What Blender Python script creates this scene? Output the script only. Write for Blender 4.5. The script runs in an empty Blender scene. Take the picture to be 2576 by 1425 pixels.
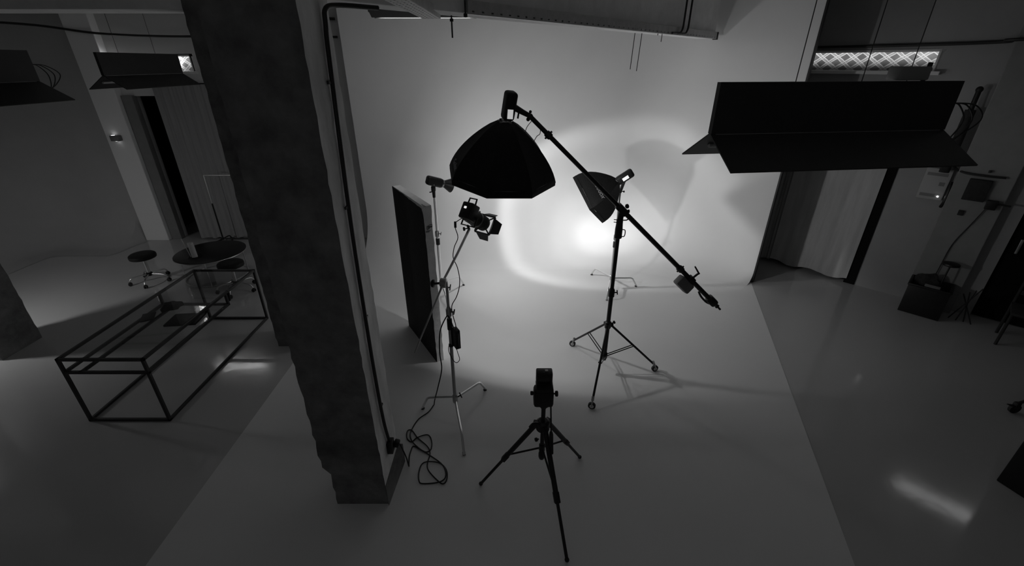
import bpy, bmesh, math, random
from mathutils import Vector, Matrix
random.seed(7)
C = bpy.context.scene.collection
sc = bpy.context.scene
V = Vector
PI = math.pi

# ------------------------------------------------------------------ camera
CAM_H = 3.3
PITCH = 26.483
cam_d = bpy.data.cameras.new('camera')
cam_d.sensor_width = 36.0
cam_d.lens = 1115.0 / 2576.0 * 36.0
cam_d.clip_start = 0.05
cam = bpy.data.objects.new('camera', cam_d)
C.objects.link(cam)
cam.location = (0, 0, CAM_H)
cam.rotation_euler = (math.radians(90 - PITCH), 0, 0)
sc.camera = cam

# ------------------------------------------------------------------ view, world
sc.view_settings.view_transform = 'Standard'
sc.view_settings.look = 'None'
sc.view_settings.gamma = 1.0
sc.view_settings.exposure = 0.0
sc.view_settings.use_curve_mapping = False
w = bpy.data.worlds.new('world')
sc.world = w
w.use_nodes = True
w.node_tree.nodes['Background'].inputs[0].default_value = (0.0, 0.0, 0.0, 1)
w.node_tree.nodes['Background'].inputs[1].default_value = 0.0
sc.cycles.max_bounces = 8
sc.cycles.diffuse_bounces = 5
sc.cycles.glossy_bounces = 4
sc.cycles.transmission_bounces = 8
sc.cycles.transparent_max_bounces = 12
sc.cycles.sample_clamp_indirect = 4.0
sc.cycles.caustics_reflective = False
sc.cycles.caustics_refractive = False

# ------------------------------------------------------------------ main lamps
# two lit heads: the spotlight on the grip arm (weak, wide) and the bare strobe's modelling lamp (ring and hot core)
LAMP = V((-0.28, 4.5, 1.75))
STROBE = V((-.83, 6.22, 1.735))
_dirs = [(V(p) - STROBE).normalized() for p in ((2.41, 8.2, 2.5), (-.27, 8.2, .84), (1.235, 6.37, 0.0))]
RING_AX = (_dirs[1] - _dirs[0]).cross(_dirs[2] - _dirs[0]).normalized()
RING_AX = RING_AX if RING_AX.x > 0 else -RING_AX
HOT_AX = (V((1.77, 8.0, .33)) - STROBE).normalized()


def beam_lamp(name, loc, direction, watts, cone_deg, stops, radius):
    ld = bpy.data.lights.new(name, 'SPOT')
    ld.energy = watts
    ld.spot_size = math.radians(cone_deg)
    ld.spot_blend = 0.08
    ld.shadow_soft_size = radius
    ld.use_nodes = True
    nt = ld.node_tree
    em = nt.nodes['Emission']
    tc = nt.nodes.new('ShaderNodeTexCoord')
    sx = nt.nodes.new('ShaderNodeSeparateXYZ')
    ab = nt.nodes.new('ShaderNodeMath'); ab.operation = 'ABSOLUTE'
    ac = nt.nodes.new('ShaderNodeMath'); ac.operation = 'ARCCOSINE'
    dv = nt.nodes.new('ShaderNodeMath'); dv.operation = 'DIVIDE'; dv.inputs[1].default_value = PI / 2
    cr = nt.nodes.new('ShaderNodeValToRGB')
    cr.color_ramp.interpolation = 'EASE'
    el = cr.color_ramp.elements
    while len(el) > 1:
        el.remove(el[0])
    el[0].position = stops[0][0] / 90.0
    el[0].color = (stops[0][1],) * 3 + (1,)
    for a, v in stops[1:]:
        e = el.new(a / 90.0)
        e.color = (v, v, v, 1)
    L = nt.links
    L.new(tc.outputs['Normal'], sx.inputs[0])
    L.new(sx.outputs['Z'], ab.inputs[0])
    L.new(ab.outputs[0], ac.inputs[0])
    L.new(ac.outputs[0], dv.inputs[0])
    L.new(dv.outputs[0], cr.inputs[0])
    L.new(cr.outputs[0], em.inputs['Color'])
    o = bpy.data.objects.new(name, ld)
    o.location = loc
    o.rotation_euler = direction.to_track_quat('-Z', 'Y').to_euler()
    C.objects.link(o)
    return o


SPILL = V((0.25, 0.80, -0.55)).normalized()
beam_lamp('spotlight_beam', LAMP, SPILL, 32.0, 156,
          [(0, .6), (30, .62), (50, .85), (64, 1.0), (69, .75), (74, .05), (78, 0.0), (90, 0.0)], .045)
beam_lamp('spotlight_core', LAMP, V((.81, .585, -.09)), 92.0, 90,
          [(0, 1.0), (14, .85), (22, .5), (32, .14), (44, 0.0), (90, 0.0)], .045)
beam_lamp('strobe_modelling_beam', STROBE, RING_AX, 370.0, 178,
          [(0, .62), (14, .46), (24, .41), (29.5, .50), (31.5, .46), (35, .185), (42, .155), (56, .12), (66, .09), (76, .05), (84, .02), (90, 0.0)], .10)
beam_lamp('strobe_hot_core', STROBE, HOT_AX, 430.0, 50,
          [(0, 1.3), (4, .95), (10, .34), (18, .07), (24, 0.0), (90, 0.0)], .10)

# an assumed lamp, out of view, off to the left, behind the far column
ld = bpy.data.lights.new('assumed_side_lamp', 'AREA')
ld.shape = 'DISK'; ld.size = .22; ld.energy = 15.0
o = bpy.data.objects.new('assumed_side_lamp', ld)
o.location = (-7.45, 4.3, 1.5)
o.rotation_euler = V((.25, .35, -.8)).to_track_quat('-Z', 'Y').to_euler()
C.objects.link(o)

# added fill light for the upper back wall, placed at the strip light
ld = bpy.data.lights.new('wall_fill_light', 'AREA')
ld.shape = 'RECTANGLE'; ld.size = 1.0; ld.size_y = .12; ld.energy = 11.0
o = bpy.data.objects.new('wall_fill_light', ld)
o.location = (-.95, 5.62, 3.735)
o.rotation_euler = V((0, .75, -.66)).to_track_quat('-Z', 'Y').to_euler()
C.objects.link(o)

# added fill light behind the camera, brightening the room (housing built with the ceiling)
ld = bpy.data.lights.new('fill_light', 'AREA')
ld.shape = 'RECTANGLE'; ld.size = 1.4; ld.size_y = .08; ld.energy = 5.5
o = bpy.data.objects.new('fill_light', ld)
o.location = (0, -1.6, 4.44)
o.rotation_euler = V((0, .35, -1)).to_track_quat('-Z', 'Y').to_euler()
C.objects.link(o)

# ------------------------------------------------------------------ materials
MATS = {}


def mat(name, col, rough=.6, metal=0.0, spec=.5, noise=0.0, nscale=6.0, bump=0.0, bscale=30.0, coat=0.0, stretch=None, rnoise=0.0):
    if name in MATS:
        return MATS[name]
    m = bpy.data.materials.new(name)
    m.use_nodes = True
    nt = m.node_tree
    b = nt.nodes['Principled BSDF']
    c = (col, col, col, 1) if not isinstance(col, tuple) else col + (1,)
    b.inputs['Base Color'].default_value = c
    b.inputs['Roughness'].default_value = rough
    b.inputs['Metallic'].default_value = metal
    b.inputs['Specular IOR Level'].default_value = spec
    if coat:
        b.inputs['Coat Weight'].default_value = coat
        b.inputs['Coat Roughness'].default_value = .1
    if noise or bump or rnoise:
        tc = nt.nodes.new('ShaderNodeTexCoord')
        src = tc.outputs['Object']
        if stretch:
            mp = nt.nodes.new('ShaderNodeMapping')
            mp.inputs['Scale'].default_value = stretch
            nt.links.new(src, mp.inputs[0])
            src = mp.outputs[0]
    if noise:
        n = nt.nodes.new('ShaderNodeTexNoise')
        n.inputs['Scale'].default_value = nscale
        n.inputs['Detail'].default_value = 6
        n.inputs['Roughness'].default_value = .65
        nt.links.new(src, n.inputs['Vector'])
        r = nt.nodes.new('ShaderNodeMapRange')
        r.inputs['From Min'].default_value = .25
        r.inputs['From Max'].default_value = .75
        r.inputs['To Min'].default_value = 1 - noise
        r.inputs['To Max'].default_value = 1 + noise
        nt.links.new(n.outputs['Fac'], r.inputs['Value'])
        mx = nt.nodes.new('ShaderNodeMix'); mx.data_type = 'RGBA'; mx.blend_type = 'MULTIPLY'
        mx.inputs[0].default_value = 1
        mx.inputs[6].default_value = c
        nt.links.new(r.outputs[0], mx.inputs[7])
        nt.links.new(mx.outputs[2], b.inputs['Base Color'])
    if rnoise:
        n3 = nt.nodes.new('ShaderNodeTexNoise')
        n3.inputs['Scale'].default_value = 2.2
        n3.inputs['Detail'].default_value = 5
        nt.links.new(src, n3.inputs['Vector'])
        r3 = nt.nodes.new('ShaderNodeMapRange')
        r3.inputs['From Min'].default_value = .3
        r3.inputs['From Max'].default_value = .7
        r3.inputs['To Min'].default_value = rough - rnoise
        r3.inputs['To Max'].default_value = rough + rnoise
        nt.links.new(n3.outputs['Fac'], r3.inputs['Value'])
        nt.links.new(r3.outputs[0], b.inputs['Roughness'])
    if bump:
        n2 = nt.nodes.new('ShaderNodeTexNoise')
        n2.inputs['Scale'].default_value = bscale
        n2.inputs['Detail'].default_value = 4
        nt.links.new(src, n2.inputs['Vector'])
        bp = nt.nodes.new('ShaderNodeBump')
        bp.inputs['Strength'].default_value = bump
        bp.inputs['Distance'].default_value = .01
        nt.links.new(n2.outputs['Fac'], bp.inputs['Height'])
        nt.links.new(bp.outputs[0], b.inputs['Normal'])
    MATS[name] = m
    return m


def emit(name, val):
    m = bpy.data.materials.new(name)
    m.use_nodes = True
    b = m.node_tree.nodes['Principled BSDF']
    b.inputs['Base Color'].default_value = (.6, .6, .6, 1)
    b.inputs['Emission Color'].default_value = (1, 1, 1, 1)
    b.inputs['Emission Strength'].default_value = val
    MATS[name] = m
    return m


def glass_mat(name, tint=.9, rough=.02):
    m = bpy.data.materials.new(name)
    m.use_nodes = True
    nt = m.node_tree
    out = nt.nodes['Material Output']
    nt.nodes.remove(nt.nodes['Principled BSDF'])
    tr = nt.nodes.new('ShaderNodeBsdfTransparent'); tr.inputs[0].default_value = (tint, tint, tint, 1)
    gl = nt.nodes.new('ShaderNodeBsdfGlossy'); gl.inputs['Roughness'].default_value = rough
    lw = nt.nodes.new('ShaderNodeLayerWeight'); lw.inputs['Blend'].default_value = .5
    pw = nt.nodes.new('ShaderNodeMath'); pw.operation = 'POWER'; pw.inputs[1].default_value = 4.5
    fr = nt.nodes.new('ShaderNodeMath'); fr.operation = 'MULTIPLY_ADD'; fr.inputs[1].default_value = .5; fr.inputs[2].default_value = .025
    nt.links.new(lw.outputs['Facing'], pw.inputs[0]); nt.links.new(pw.outputs[0], fr.inputs[0])
    mx = nt.nodes.new('ShaderNodeMixShader')
    nt.links.new(fr.outputs[0], mx.inputs[0])
    nt.links.new(tr.outputs[0], mx.inputs[1])
    nt.links.new(gl.outputs[0], mx.inputs[2])
    nt.links.new(mx.outputs[0], out.inputs[0])
    return m


def patterned_pane(name, low, high, left=1.0):
    """Cast ornamental window glass: a lattice of double diamond ribs, lit from the street behind (brighter towards the top)."""
    m = bpy.data.materials.new(name)
    m.use_nodes = True
    nt = m.node_tree
    N = nt.nodes.new
    L = nt.links.new
    b = nt.nodes['Principled BSDF']
    b.inputs['Base Color'].default_value = (.05, .05, .05, 1)
    b.inputs['Roughness'].default_value = .15
    tc = N('ShaderNodeTexCoord')
    nz = N('ShaderNodeTexNoise'); nz.inputs['Scale'].default_value = 5; nz.inputs['Detail'].default_value = 3
    L(tc.outputs['Object'], nz.inputs['Vector'])
    va = N('ShaderNodeVectorMath'); va.operation = 'SCALE'; va.inputs['Scale'].default_value = .035
    L(nz.outputs['Color'], va.inputs[0])
    vb = N('ShaderNodeVectorMath'); vb.operation = 'ADD'
    L(tc.outputs['Object'], vb.inputs[0]); L(va.outputs[0], vb.inputs[1])
    sp = N('ShaderNodeSeparateXYZ'); L(vb.outputs[0], sp.inputs[0])

    def math_(op, a, bb):
        n = N('ShaderNodeMath'); n.operation = op
        for i, x in enumerate((a, bb)):
            if x is None:
                continue
            if isinstance(x, (int, float)):
                n.inputs[i].default_value = x
            else:
                L(x, n.inputs[i])
        return n.outputs[0]
    xs = math_('MULTIPLY', sp.outputs['X'], 1 / .20)
    zs = math_('MULTIPLY', sp.outputs['Z'], 1 / .15)
    lines = []
    for op in ('ADD', 'SUBTRACT'):
        u = math_(op, xs, zs)
        fr = math_('FRACT', u, None)
        d = math_('ABSOLUTE', math_('SUBTRACT', fr, .5), None)       # 0 at rib centre, .5 between
        d2 = math_('ABSOLUTE', math_('SUBTRACT', d, .13), None)      # two thin lines either side
        mr = N('ShaderNodeMapRange')
        mr.inputs['From Min'].default_value = .0; mr.inputs['From Max'].default_value = .075
        mr.inputs['To Min'].default_value = 1.0; mr.inputs['To Max'].default_value = 0.0
        L(d2, mr.inputs['Value'])
        rib = N('ShaderNodeMapRange')
        rib.inputs['From Min'].default_value = .11; rib.inputs['From Max'].default_value = .2
        rib.inputs['To Min'].default_value = .3; rib.inputs['To Max'].default_value = 0.0
        L(d, rib.inputs['Value'])
        lines.append(math_('MAXIMUM', mr.outputs[0], rib.outputs[0]))
    s = math_('MAXIMUM', lines[0], lines[1])
    n2 = N('ShaderNodeTexNoise'); n2.inputs['Scale'].default_value = 2.6; n2.inputs['Detail'].default_value = 2
    L(tc.outputs['Object'], n2.inputs['Vector'])
    s2 = math_('ADD', math_('MULTIPLY', s, .75), math_('MULTIPLY', n2.outputs['Fac'], .35))
    sp2 = N('ShaderNodeSeparateXYZ'); L(tc.outputs['Object'], sp2.inputs[0])
    gr = N('ShaderNodeMapRange'); gr.interpolation_type = 'SMOOTHSTEP'
    gr.inputs['From Min'].default_value = -.10; gr.inputs['From Max'].default_value = .08
    gr.inputs['To Min'].default_value = low; gr.inputs['To Max'].default_value = high
    L(sp2.outputs['Z'], gr.inputs['Value'])
    st = math_('MULTIPLY', s2, gr.outputs[0])
    if left != 1.0:      # hidden left end glows stronger, added to feed the floor reflection
        gx = N('ShaderNodeMapRange'); gx.interpolation_type = 'SMOOTHSTEP'
        gx.inputs['From Min'].default_value = .15; gx.inputs['From Max'].default_value = .62
        gx.inputs['To Min'].default_value = left; gx.inputs['To Max'].default_value = 1.0
        L(sp2.outputs['X'], gx.inputs['Value'])
        st = math_('MULTIPLY', st, gx.outputs[0])
    b.inputs['Emission Color'].default_value = (1, 1, 1, 1)
    L(st, b.inputs['Emission Strength'])
    return m


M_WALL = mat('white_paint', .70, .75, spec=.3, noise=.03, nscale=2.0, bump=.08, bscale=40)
M_CYC = mat('cyclorama_paint', .78, .6, spec=.15, noise=.02, nscale=1.5)
M_FLOOR = mat('grey_epoxy_floor', .52, .11, spec=1.0, noise=.025, nscale=.9, bump=.06, bscale=9, rnoise=.03)
M_FPAINT = mat('white_epoxy_floor', .76, .55, spec=.18, noise=.02, nscale=.9, bump=.02, bscale=7, rnoise=.03)
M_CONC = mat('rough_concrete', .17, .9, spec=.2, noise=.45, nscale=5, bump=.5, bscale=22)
M_CEIL = mat('ceiling_plaster', .6, .9, spec=.2, noise=.08, nscale=3, bump=.2)
M_BEAM = mat('beam_plaster', .86, .9, spec=.2, noise=.12, nscale=4, bump=.2)
M_BLACK = mat('black_metal', .012, .42, spec=.4)
M_BLACKP = mat('black_plastic', .012, .5, spec=.35, noise=.2, nscale=30)
M_FABRIC = mat('black_softbox_fabric', .009, .7, spec=.25, noise=.35, nscale=14, bump=.25, bscale=60)
M_CHROME = mat('chrome', .78, .3, metal=1.0)
M_STEEL = mat('satin_steel', .42, .3, metal=1.0, noise=.1, nscale=20)
M_RUBBER = mat('black_rubber', .02, .7)
M_GALV = mat('galvanised_sheet', .45, .5, metal=.6, noise=.15, nscale=15)
M_DARKPAINT = mat('dark_painted_steel', .022, .5, spec=.4, noise=.15, nscale=8)
M_HOODIN = mat('grey_hood_inside', .22, .6, noise=.3, nscale=6)
M_POLY = mat('white_polystyrene', .82, .8, noise=.1, nscale=12, bump=.3, bscale=60)
M_POLYB = mat('black_painted_polystyrene', .012, .85, noise=.3, nscale=10, bump=.3, bscale=50)
M_CURT = mat('grey_curtain_cloth', .33, .9, spec=.1, noise=.1, nscale=3, stretch=(6, 6, .5))
M_CURT2 = mat('pale_curtain_cloth', .5, .9, spec=.1, noise=.12, nscale=3, stretch=(5, 5, .6))
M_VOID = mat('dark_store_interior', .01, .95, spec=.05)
M_WHITEP = mat('white_plastic', .6, .5)
M_GREYP = mat('grey_plastic', .2, .5)
M_PAPER = mat('paper', .55, .8, noise=.05)
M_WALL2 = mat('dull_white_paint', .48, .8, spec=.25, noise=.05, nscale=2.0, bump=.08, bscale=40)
M_LOGO = mat('logo_print', .30, .6)
M_INK = mat('stamp_ink', .05, .8)
M_CLOTH = mat('dark_cloth', .025, .9, noise=.4, nscale=20, bump=.4, bscale=30)
M_LEATHER = mat('black_leatherette', .010, .55, spec=.3)
M_TABLETOP = mat('black_table_top', .008, .35, spec=.3)
M_GREYBOX = mat('grey_battery_case', .16, .55, noise=.1)
M_TBLFRAME = mat('black_table_frame', .03, .5, noise=.2)
M_GLASS = glass_mat('clear_table_glass', .93)
M_FLUTE = glass_mat('clear_glassware', .8)
M_SCREEN = emit('lit_display', .42)
M_SCREENB = emit('lit_display_bright', .75)
M_LED = emit('led', 9.0)
M_SCONCE = emit('sconce_glow', 2.5)
M_LENS = emit('spotlight_lens_glow', 30.0)
M_PANE = patterned_pane('ornamental_window_glass', .03, .95)
M_PANEC = patterned_pane('ornamental_window_glass_left', .3, 1.15, 15.0)
M_PANEB = patterned_pane('ornamental_window_glass_bright', .8, 8.0)  # for the assumed window, glow raised to strengthen its floor reflection


# ------------------------------------------------------------------ mesh helpers
def new():
    return bmesh.new()


def box(bm, c, s, R=None, bev=0.0, seg=2):
    r = bmesh.ops.create_cube(bm, size=1.0)
    vs = r['verts']
    bmesh.ops.scale(bm, vec=s, verts=vs)
    if bev:
        es = list({e for v in vs for e in v.link_edges})
        rb = bmesh.ops.bevel(bm, geom=es, offset=bev, segments=seg, affect='EDGES', profile=.5)
        vs = list({v for f in rb['faces'] for v in f.verts} | {v for v in vs if v.is_valid})
    if R is not None:
        bmesh.ops.transform(bm, matrix=R.to_4x4() if len(R) == 3 else R, verts=vs)
    bmesh.ops.translate(bm, vec=c, verts=vs)
    return vs


def axis_rot(d, up=V((0, 0, 1))):
    """3x3 matrix whose columns are x (right), y (along d), z (up-ish)."""
    y = V(d).normalized()
    x = y.cross(up)
    if x.length < 1e-5:
        x = V((1, 0, 0))
    x.normalize()
    z = x.cross(y)
    return Matrix((x, y, z)).transposed()


def tube(bm, pts, r, n=10, cap=True):
    pts = [V(p) for p in pts]
    rs = r if isinstance(r, (list, tuple)) else [r] * len(pts)
    rings = []
    prev = None
    for i, p in enumerate(pts):
        if i == 0:
            d = pts[1] - p
        elif i == len(pts) - 1:
            d = p - pts[i - 1]
        else:
            d = (pts[i + 1] - p).normalized() + (p - pts[i - 1]).normalized()
        if d.length < 1e-9:
            d = V((0, 0, 1))
        d.normalize()
        if prev is None:
            a = d.orthogonal().normalized()
        else:
            a = (prev - d * prev.dot(d))
            if a.length < 1e-6:
                a = d.orthogonal()
            a.normalize()
        prev = a
        b = d.cross(a)
        rings.append([bm.verts.new(p + (a * math.cos(2 * PI * k / n) + b * math.sin(2 * PI * k / n)) * rs[i]) for k in range(n)])
    for i in range(len(rings) - 1):
        for k in range(n):
            bm.faces.new((rings[i][k], rings[i][(k + 1) % n], rings[i + 1][(k + 1) % n], rings[i + 1][k]))
    if cap:
        bm.faces.new(list(reversed(rings[0])))
        bm.faces.new(rings[-1])
    return rings


def smooth_path(pts, sub=4):
    """Catmull-Rom through the points."""
    P = [V(p) for p in pts]
    out = []
    for i in range(len(P) - 1):
        p0 = P[max(i - 1, 0)]; p1 = P[i]; p2 = P[i + 1]; p3 = P[min(i + 2, len(P) - 1)]
        for k in range(sub):
            t = k / sub
            out.append(.5 * ((2 * p1) + (p2 - p0) * t + (2 * p0 - 5 * p1 + 4 * p2 - p3) * t * t + (3 * p1 - p0 - 3 * p2 + p3) * t ** 3))
    out.append(P[-1])
    return out


def lathe(bm, prof, origin, d, n=24, up=V((0, 0, 1)), cap=True):
    """prof: list of (along, radius) from origin along d."""
    R = axis_rot(d, up)
    x, y, z = R.col[0], R.col[1], R.col[2]
    o_ = V(origin)
    rings = []
    for a, r in prof:
        rings.append([bm.verts.new(o_ + y * a + (x * math.cos(2 * PI * k / n) + z * math.sin(2 * PI * k / n)) * max(r, 1e-4)) for k in range(n)])
    for i in range(len(rings) - 1):
        for k in range(n):
            bm.faces.new((rings[i][k], rings[i][(k + 1) % n], rings[i + 1][(k + 1) % n], rings[i + 1][k]))
    if cap:
        bm.faces.new(rings[0])
        bm.faces.new(list(reversed(rings[-1])))


def ball(bm, c, r, seg=12):
    q = bmesh.ops.create_uvsphere(bm, u_segments=seg, v_segments=max(6, seg // 2), radius=1.0)
    s = (r, r, r) if not isinstance(r, tuple) else r
    bmesh.ops.scale(bm, vec=s, verts=q['verts'])
    bmesh.ops.translate(bm, vec=c, verts=q['verts'])


def slab(bm, quad, thick):
    """quad: 4 points; extruded by thick along its normal, both sides."""
    q = [V(p) for p in quad]
    nrm = (q[1] - q[0]).cross(q[2] - q[0]).normalized() * thick * .5
    a = [bm.verts.new(p + nrm) for p in q]
    b = [bm.verts.new(p - nrm) for p in q]
    n = len(q)
    bm.faces.new(a)
    bm.faces.new(list(reversed(b)))
    for i in range(n):
        bm.faces.new((a[i], b[i], b[(i + 1) % n], a[(i + 1) % n]))


def prism(bm, poly, z0, z1):
    a = [bm.verts.new((x, y, z0)) for x, y in poly]
    b = [bm.verts.new((x, y, z1)) for x, y in poly]
    n = len(poly)
    bm.faces.new(list(reversed(a)))
    bm.faces.new(b)
    for i in range(n):
        bm.faces.new((a[i], a[(i + 1) % n], b[(i + 1) % n], b[i]))


BASE = {}


def tagset(o, label=None, cat=None, group=None, kind=None):
    if label: o['label'] = label
    if cat: o['category'] = cat
    if group: o['group'] = group
    if kind: o['kind'] = kind


def thing(name, label, cat, loc, group=None, kind=None):
    o = bpy.data.objects.new(name, None)
    o.empty_display_size = .1
    C.objects.link(o)
    o.location = loc
    BASE[o.name] = V(loc)
    tagset(o, label, cat, group, kind)
    return o


def mesh_of(name, bm, m, smooth=True, base=V((0, 0, 0))):
    if base.length > 0:
        bmesh.ops.translate(bm, vec=-base, verts=bm.verts)
    bmesh.ops.recalc_face_normals(bm, faces=bm.faces)
    if smooth:
        for f in bm.faces:
            f.smooth = True
        for e in bm.edges:
            if len(e.link_faces) == 2 and e.calc_face_angle(0) > math.radians(38):
                e.smooth = False
    me = bpy.data.meshes.new(name)
    bm.to_mesh(me)
    bm.free()
    me.materials.append(m)
    return me


def part(name, bm, m, parent, label=None, smooth=True):
    """A part (or sub-part) built in world coordinates and moved into its thing's frame."""
    root = parent
    while root.parent is not None:
        root = root.parent
    base = BASE[root.name]
    me = mesh_of(name, bm, m, smooth, base)
    o = bpy.data.objects.new(name, me)
    C.objects.link(o)
    o.parent = parent
    if label: o['label'] = label
    return o


def solo(name, bm, m, label, cat, loc=(0, 0, 0), group=None, smooth=True, kind=None):
    me = mesh_of(name, bm, m, smooth, V(loc))
    o = bpy.data.objects.new(name, me)
    C.objects.link(o)
    o.location = loc
    BASE[o.name] = V(loc)
    tagset(o, label, cat, group, kind)
    return o


def struct(name, bm, m, loc=(0, 0, 0), smooth=False, label=None, cat=None):
    return solo(name, bm, m, label, cat, loc, None, smooth, 'structure')


def text_bm(s, size, depth, shear=0.0):
    cu = bpy.data.curves.new('lettering', 'FONT')
    cu.body = s
    cu.size = size
    cu.extrude = depth
    cu.shear = shear
    cu.align_x = 'CENTER'
    cu.align_y = 'CENTER'
    ob = bpy.data.objects.new('lettering', cu)
    C.objects.link(ob)
    bpy.context.view_layer.update()
    dg = bpy.context.evaluated_depsgraph_get()
    me = ob.evaluated_get(dg).to_mesh()
    bm = bmesh.new()
    bm.from_mesh(me)
    ob.evaluated_get(dg).to_mesh_clear()
    bpy.data.objects.remove(ob)
    bpy.data.curves.remove(cu)
    return bm


def place(bm, origin, x, y):
    """Put a flat drawing (x right, y up) at origin with the given axes."""
    x = V(x).normalized()
    y = (V(y) - x * V(y).dot(x)).normalized()
    z = x.cross(y)
    Mx = Matrix((x, y, z)).transposed().to_4x4()
    Mx.translation = V(origin)
    bmesh.ops.transform(bm, matrix=Mx, verts=bm.verts)
    return bm


# ================================================================== THE ROOM
CEIL = 4.6
bm = new()
box(bm, (0.4, 3.6, -.05), (22, 13, .1))
struct('floor', bm, M_FLOOR)

# the painted white square in front of the cyclorama
bm = new()
prism(bm, [(-2.68, 7.75), (-2.68, .3), (1.97, .3), (4.0, 6.64), (2.7, 8.0)], -.01, .003)
struct('floor_studio', bm, M_FPAINT)

bm = new()
box(bm, (0.4, 3.6, CEIL + .1), (22, 13, .2))
struct('ceiling', bm, M_CEIL)


bm = new()
box(bm, (0, -1.62, 4.5), (1.6, .14, .1), None, .01); box(bm, (0, -1.62, 4.575), (1.2, .06, .06))
struct('fill_light_housing', bm, M_WHITEP)  # added housing for the fill light, out of view
# added, unseen bracket body for the assumed side lamp, outer side of left column
bm = new()
tube(bm, [(-6.83, 4.6, 1.9), (-7.1, 4.5, 1.93), (-7.45, 4.32, 1.75)], .015, 8)
lathe(bm, [(0, .02), (.03, .05), (.14, .13), (.142, .126), (.035, .045)], (-7.45, 4.3, 1.66), (.25, .35, -.8), 20, cap=False)
struct('assumed_lamp_housing', bm, M_DARKPAINT)


def cove_wall(bm, path, R, top, steps=12):
    """path: list of (x, y, nx, ny[, radius]); the wall curves out to the floor along its normal."""
    cols = []
    R0 = R
    for x, y, nx, ny, *rr in path:
        R = rr[0] if rr else R0
        col = [V((x, y, top)), V((x, y, (top + R) / 2)), V((x, y, R))]
        for k in range(1, steps + 1):
            a = PI / 2 * k / steps
            col.append(V((x + nx * R * (1 - math.cos(a)), y + ny * R * (1 - math.cos(a)), .004 + R * (1 - math.sin(a)))))
        col.append(V((x + nx * (R + .25), y + ny * (R + .25), .004)))
        cols.append([bm.verts.new(p) for p in col])
    for i in range(len(cols) - 1):
        for k in range(len(cols[0]) - 1):
            bm.faces.new((cols[i][k], cols[i][k + 1], cols[i + 1][k + 1], cols[i + 1][k]))


def fillet(p0, corner, p1, r, n=10):
    p0, c, p1 = V(p0), V(corner), V(p1)
    a = (p0 - c).normalized(); b = (p1 - c).normalized()
    th = a.angle(b)
    t = r / math.tan(th / 2)
    cen = c + (a + b).normalized() * (r / math.sin(th / 2))
    s, e = c + a * t, c + b * t
    out = []
    for k in range(n + 1):
        q = s.lerp(e, k / n) - cen
        q = q.normalized() * r
        out.append((cen + q, -q.normalized()))
    return out


# cyclorama: back wall, rounded corner, right return, all swept into the floor
wd = V((.695, -.719))
CR = V((4.01, 6.66))
corner = CR - wd * 2.142
fl_pts = fillet((-2.78, 8.2), (corner.x, 8.2), (CR.x, CR.y), 1.25, 14)
path = [(-2.78, 8.2, 0, -1), (-1, 8.2, 0, -1), (1, 8.2, 0, -1)]
path += [(p.x, p.y, n.x, n.y) for p, n in fl_pts]
e0 = fl_pts[-1][0]
for k in range(1, 7):
    q = e0.lerp(CR.to_3d(), k / 6)
    path.append((q.x, q.y, -.719, -.695, .8 - .6 * (k / 6)))
bm = new()
cove_wall(bm, path, .8, CEIL)
cyc = struct('wall_back', bm, M_CYC, smooth=True)
bm = new()
_n = V((.719, .695)); _e = CR + wd * .014 + _n * .03
box(bm, (_e.x, _e.y, CEIL / 2), (.02, .07, CEIL), Matrix(((wd.x, _n.x, 0), (wd.y, _n.y, 0), (0, 0, 1))))
struct('trim_4', bm, M_DARKPAINT)

# the far wall behind, with the left doorway and left window
Yw = 8.75
DX0, DX1, DZ = -6.93, -5.48, 2.75
W3 = (-7.22, -5.66, 3.13, 3.42)
bm = new()
def wbox(x0, x1, z0, z1):
    box(bm, ((x0 + x1) / 2, Yw + .1, (z0 + z1) / 2), (x1 - x0, .2, z1 - z0))
wbox(-7.56, DX0, 0, W3[2]); wbox(DX0, DX1, DZ, W3[2]); wbox(DX1, -1.5, 0, W3[2])
wbox(-7.56, W3[0], W3[2], W3[3]); wbox(W3[1], -1.5, W3[2], W3[3]); wbox(-7.56, -1.5, W3[3], CEIL)
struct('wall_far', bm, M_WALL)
# dark store room behind the left doorway
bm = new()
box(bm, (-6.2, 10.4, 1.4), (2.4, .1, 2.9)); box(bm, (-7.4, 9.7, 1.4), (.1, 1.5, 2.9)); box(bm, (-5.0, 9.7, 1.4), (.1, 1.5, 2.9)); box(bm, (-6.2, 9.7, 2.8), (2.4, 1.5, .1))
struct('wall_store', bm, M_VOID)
# white pilaster beside the doorway
bm = new()
box(bm, (-7.325, 8.68, CEIL / 2), (.47, .16, CEIL), bev=.012)
struct('wall_pilaster', bm, mat('bright_white_paint', .9, .7, spec=.3))
# grey door jamb
bm = new()
box(bm, (-6.98, 8.74, 1.38), (.2, .12, 2.76), bev=.006)
struct('trim_3', bm, mat('grey_jamb', .22, .7, noise=.1))

# left side: a second curved cove
p2 = fillet((-7.56, 8.72), (-9.7, 8.72), (-9.7, -2.6), 1.1, 10)
path = [(-7.5, 8.72, 0, -1, .05), (-7.565, 8.72, 0, -1, .12), (-7.60, 8.72, 0, -1, .5), (-7.68, 8.72, 0, -1, .7)] + [(p.x, p.y, n.x, n.y) for p, n in p2] + [(-9.7, 5.0, 1, 0), (-9.7, -2.6, 1, 0)]
bm = new()
cove_wall(bm, path, .7, CEIL)
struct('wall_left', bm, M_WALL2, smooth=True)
bm = new()
box(bm, (.4, -2.65, CEIL / 2), (22, .1, CEIL))
struct('wall_behind', bm, M_WALL)

# right wall W with its windows (one assumed), curtain opening and dark doorway
W0 = V((4.615, 7.665))
WN = V((.719, .695))        # outward


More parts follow.
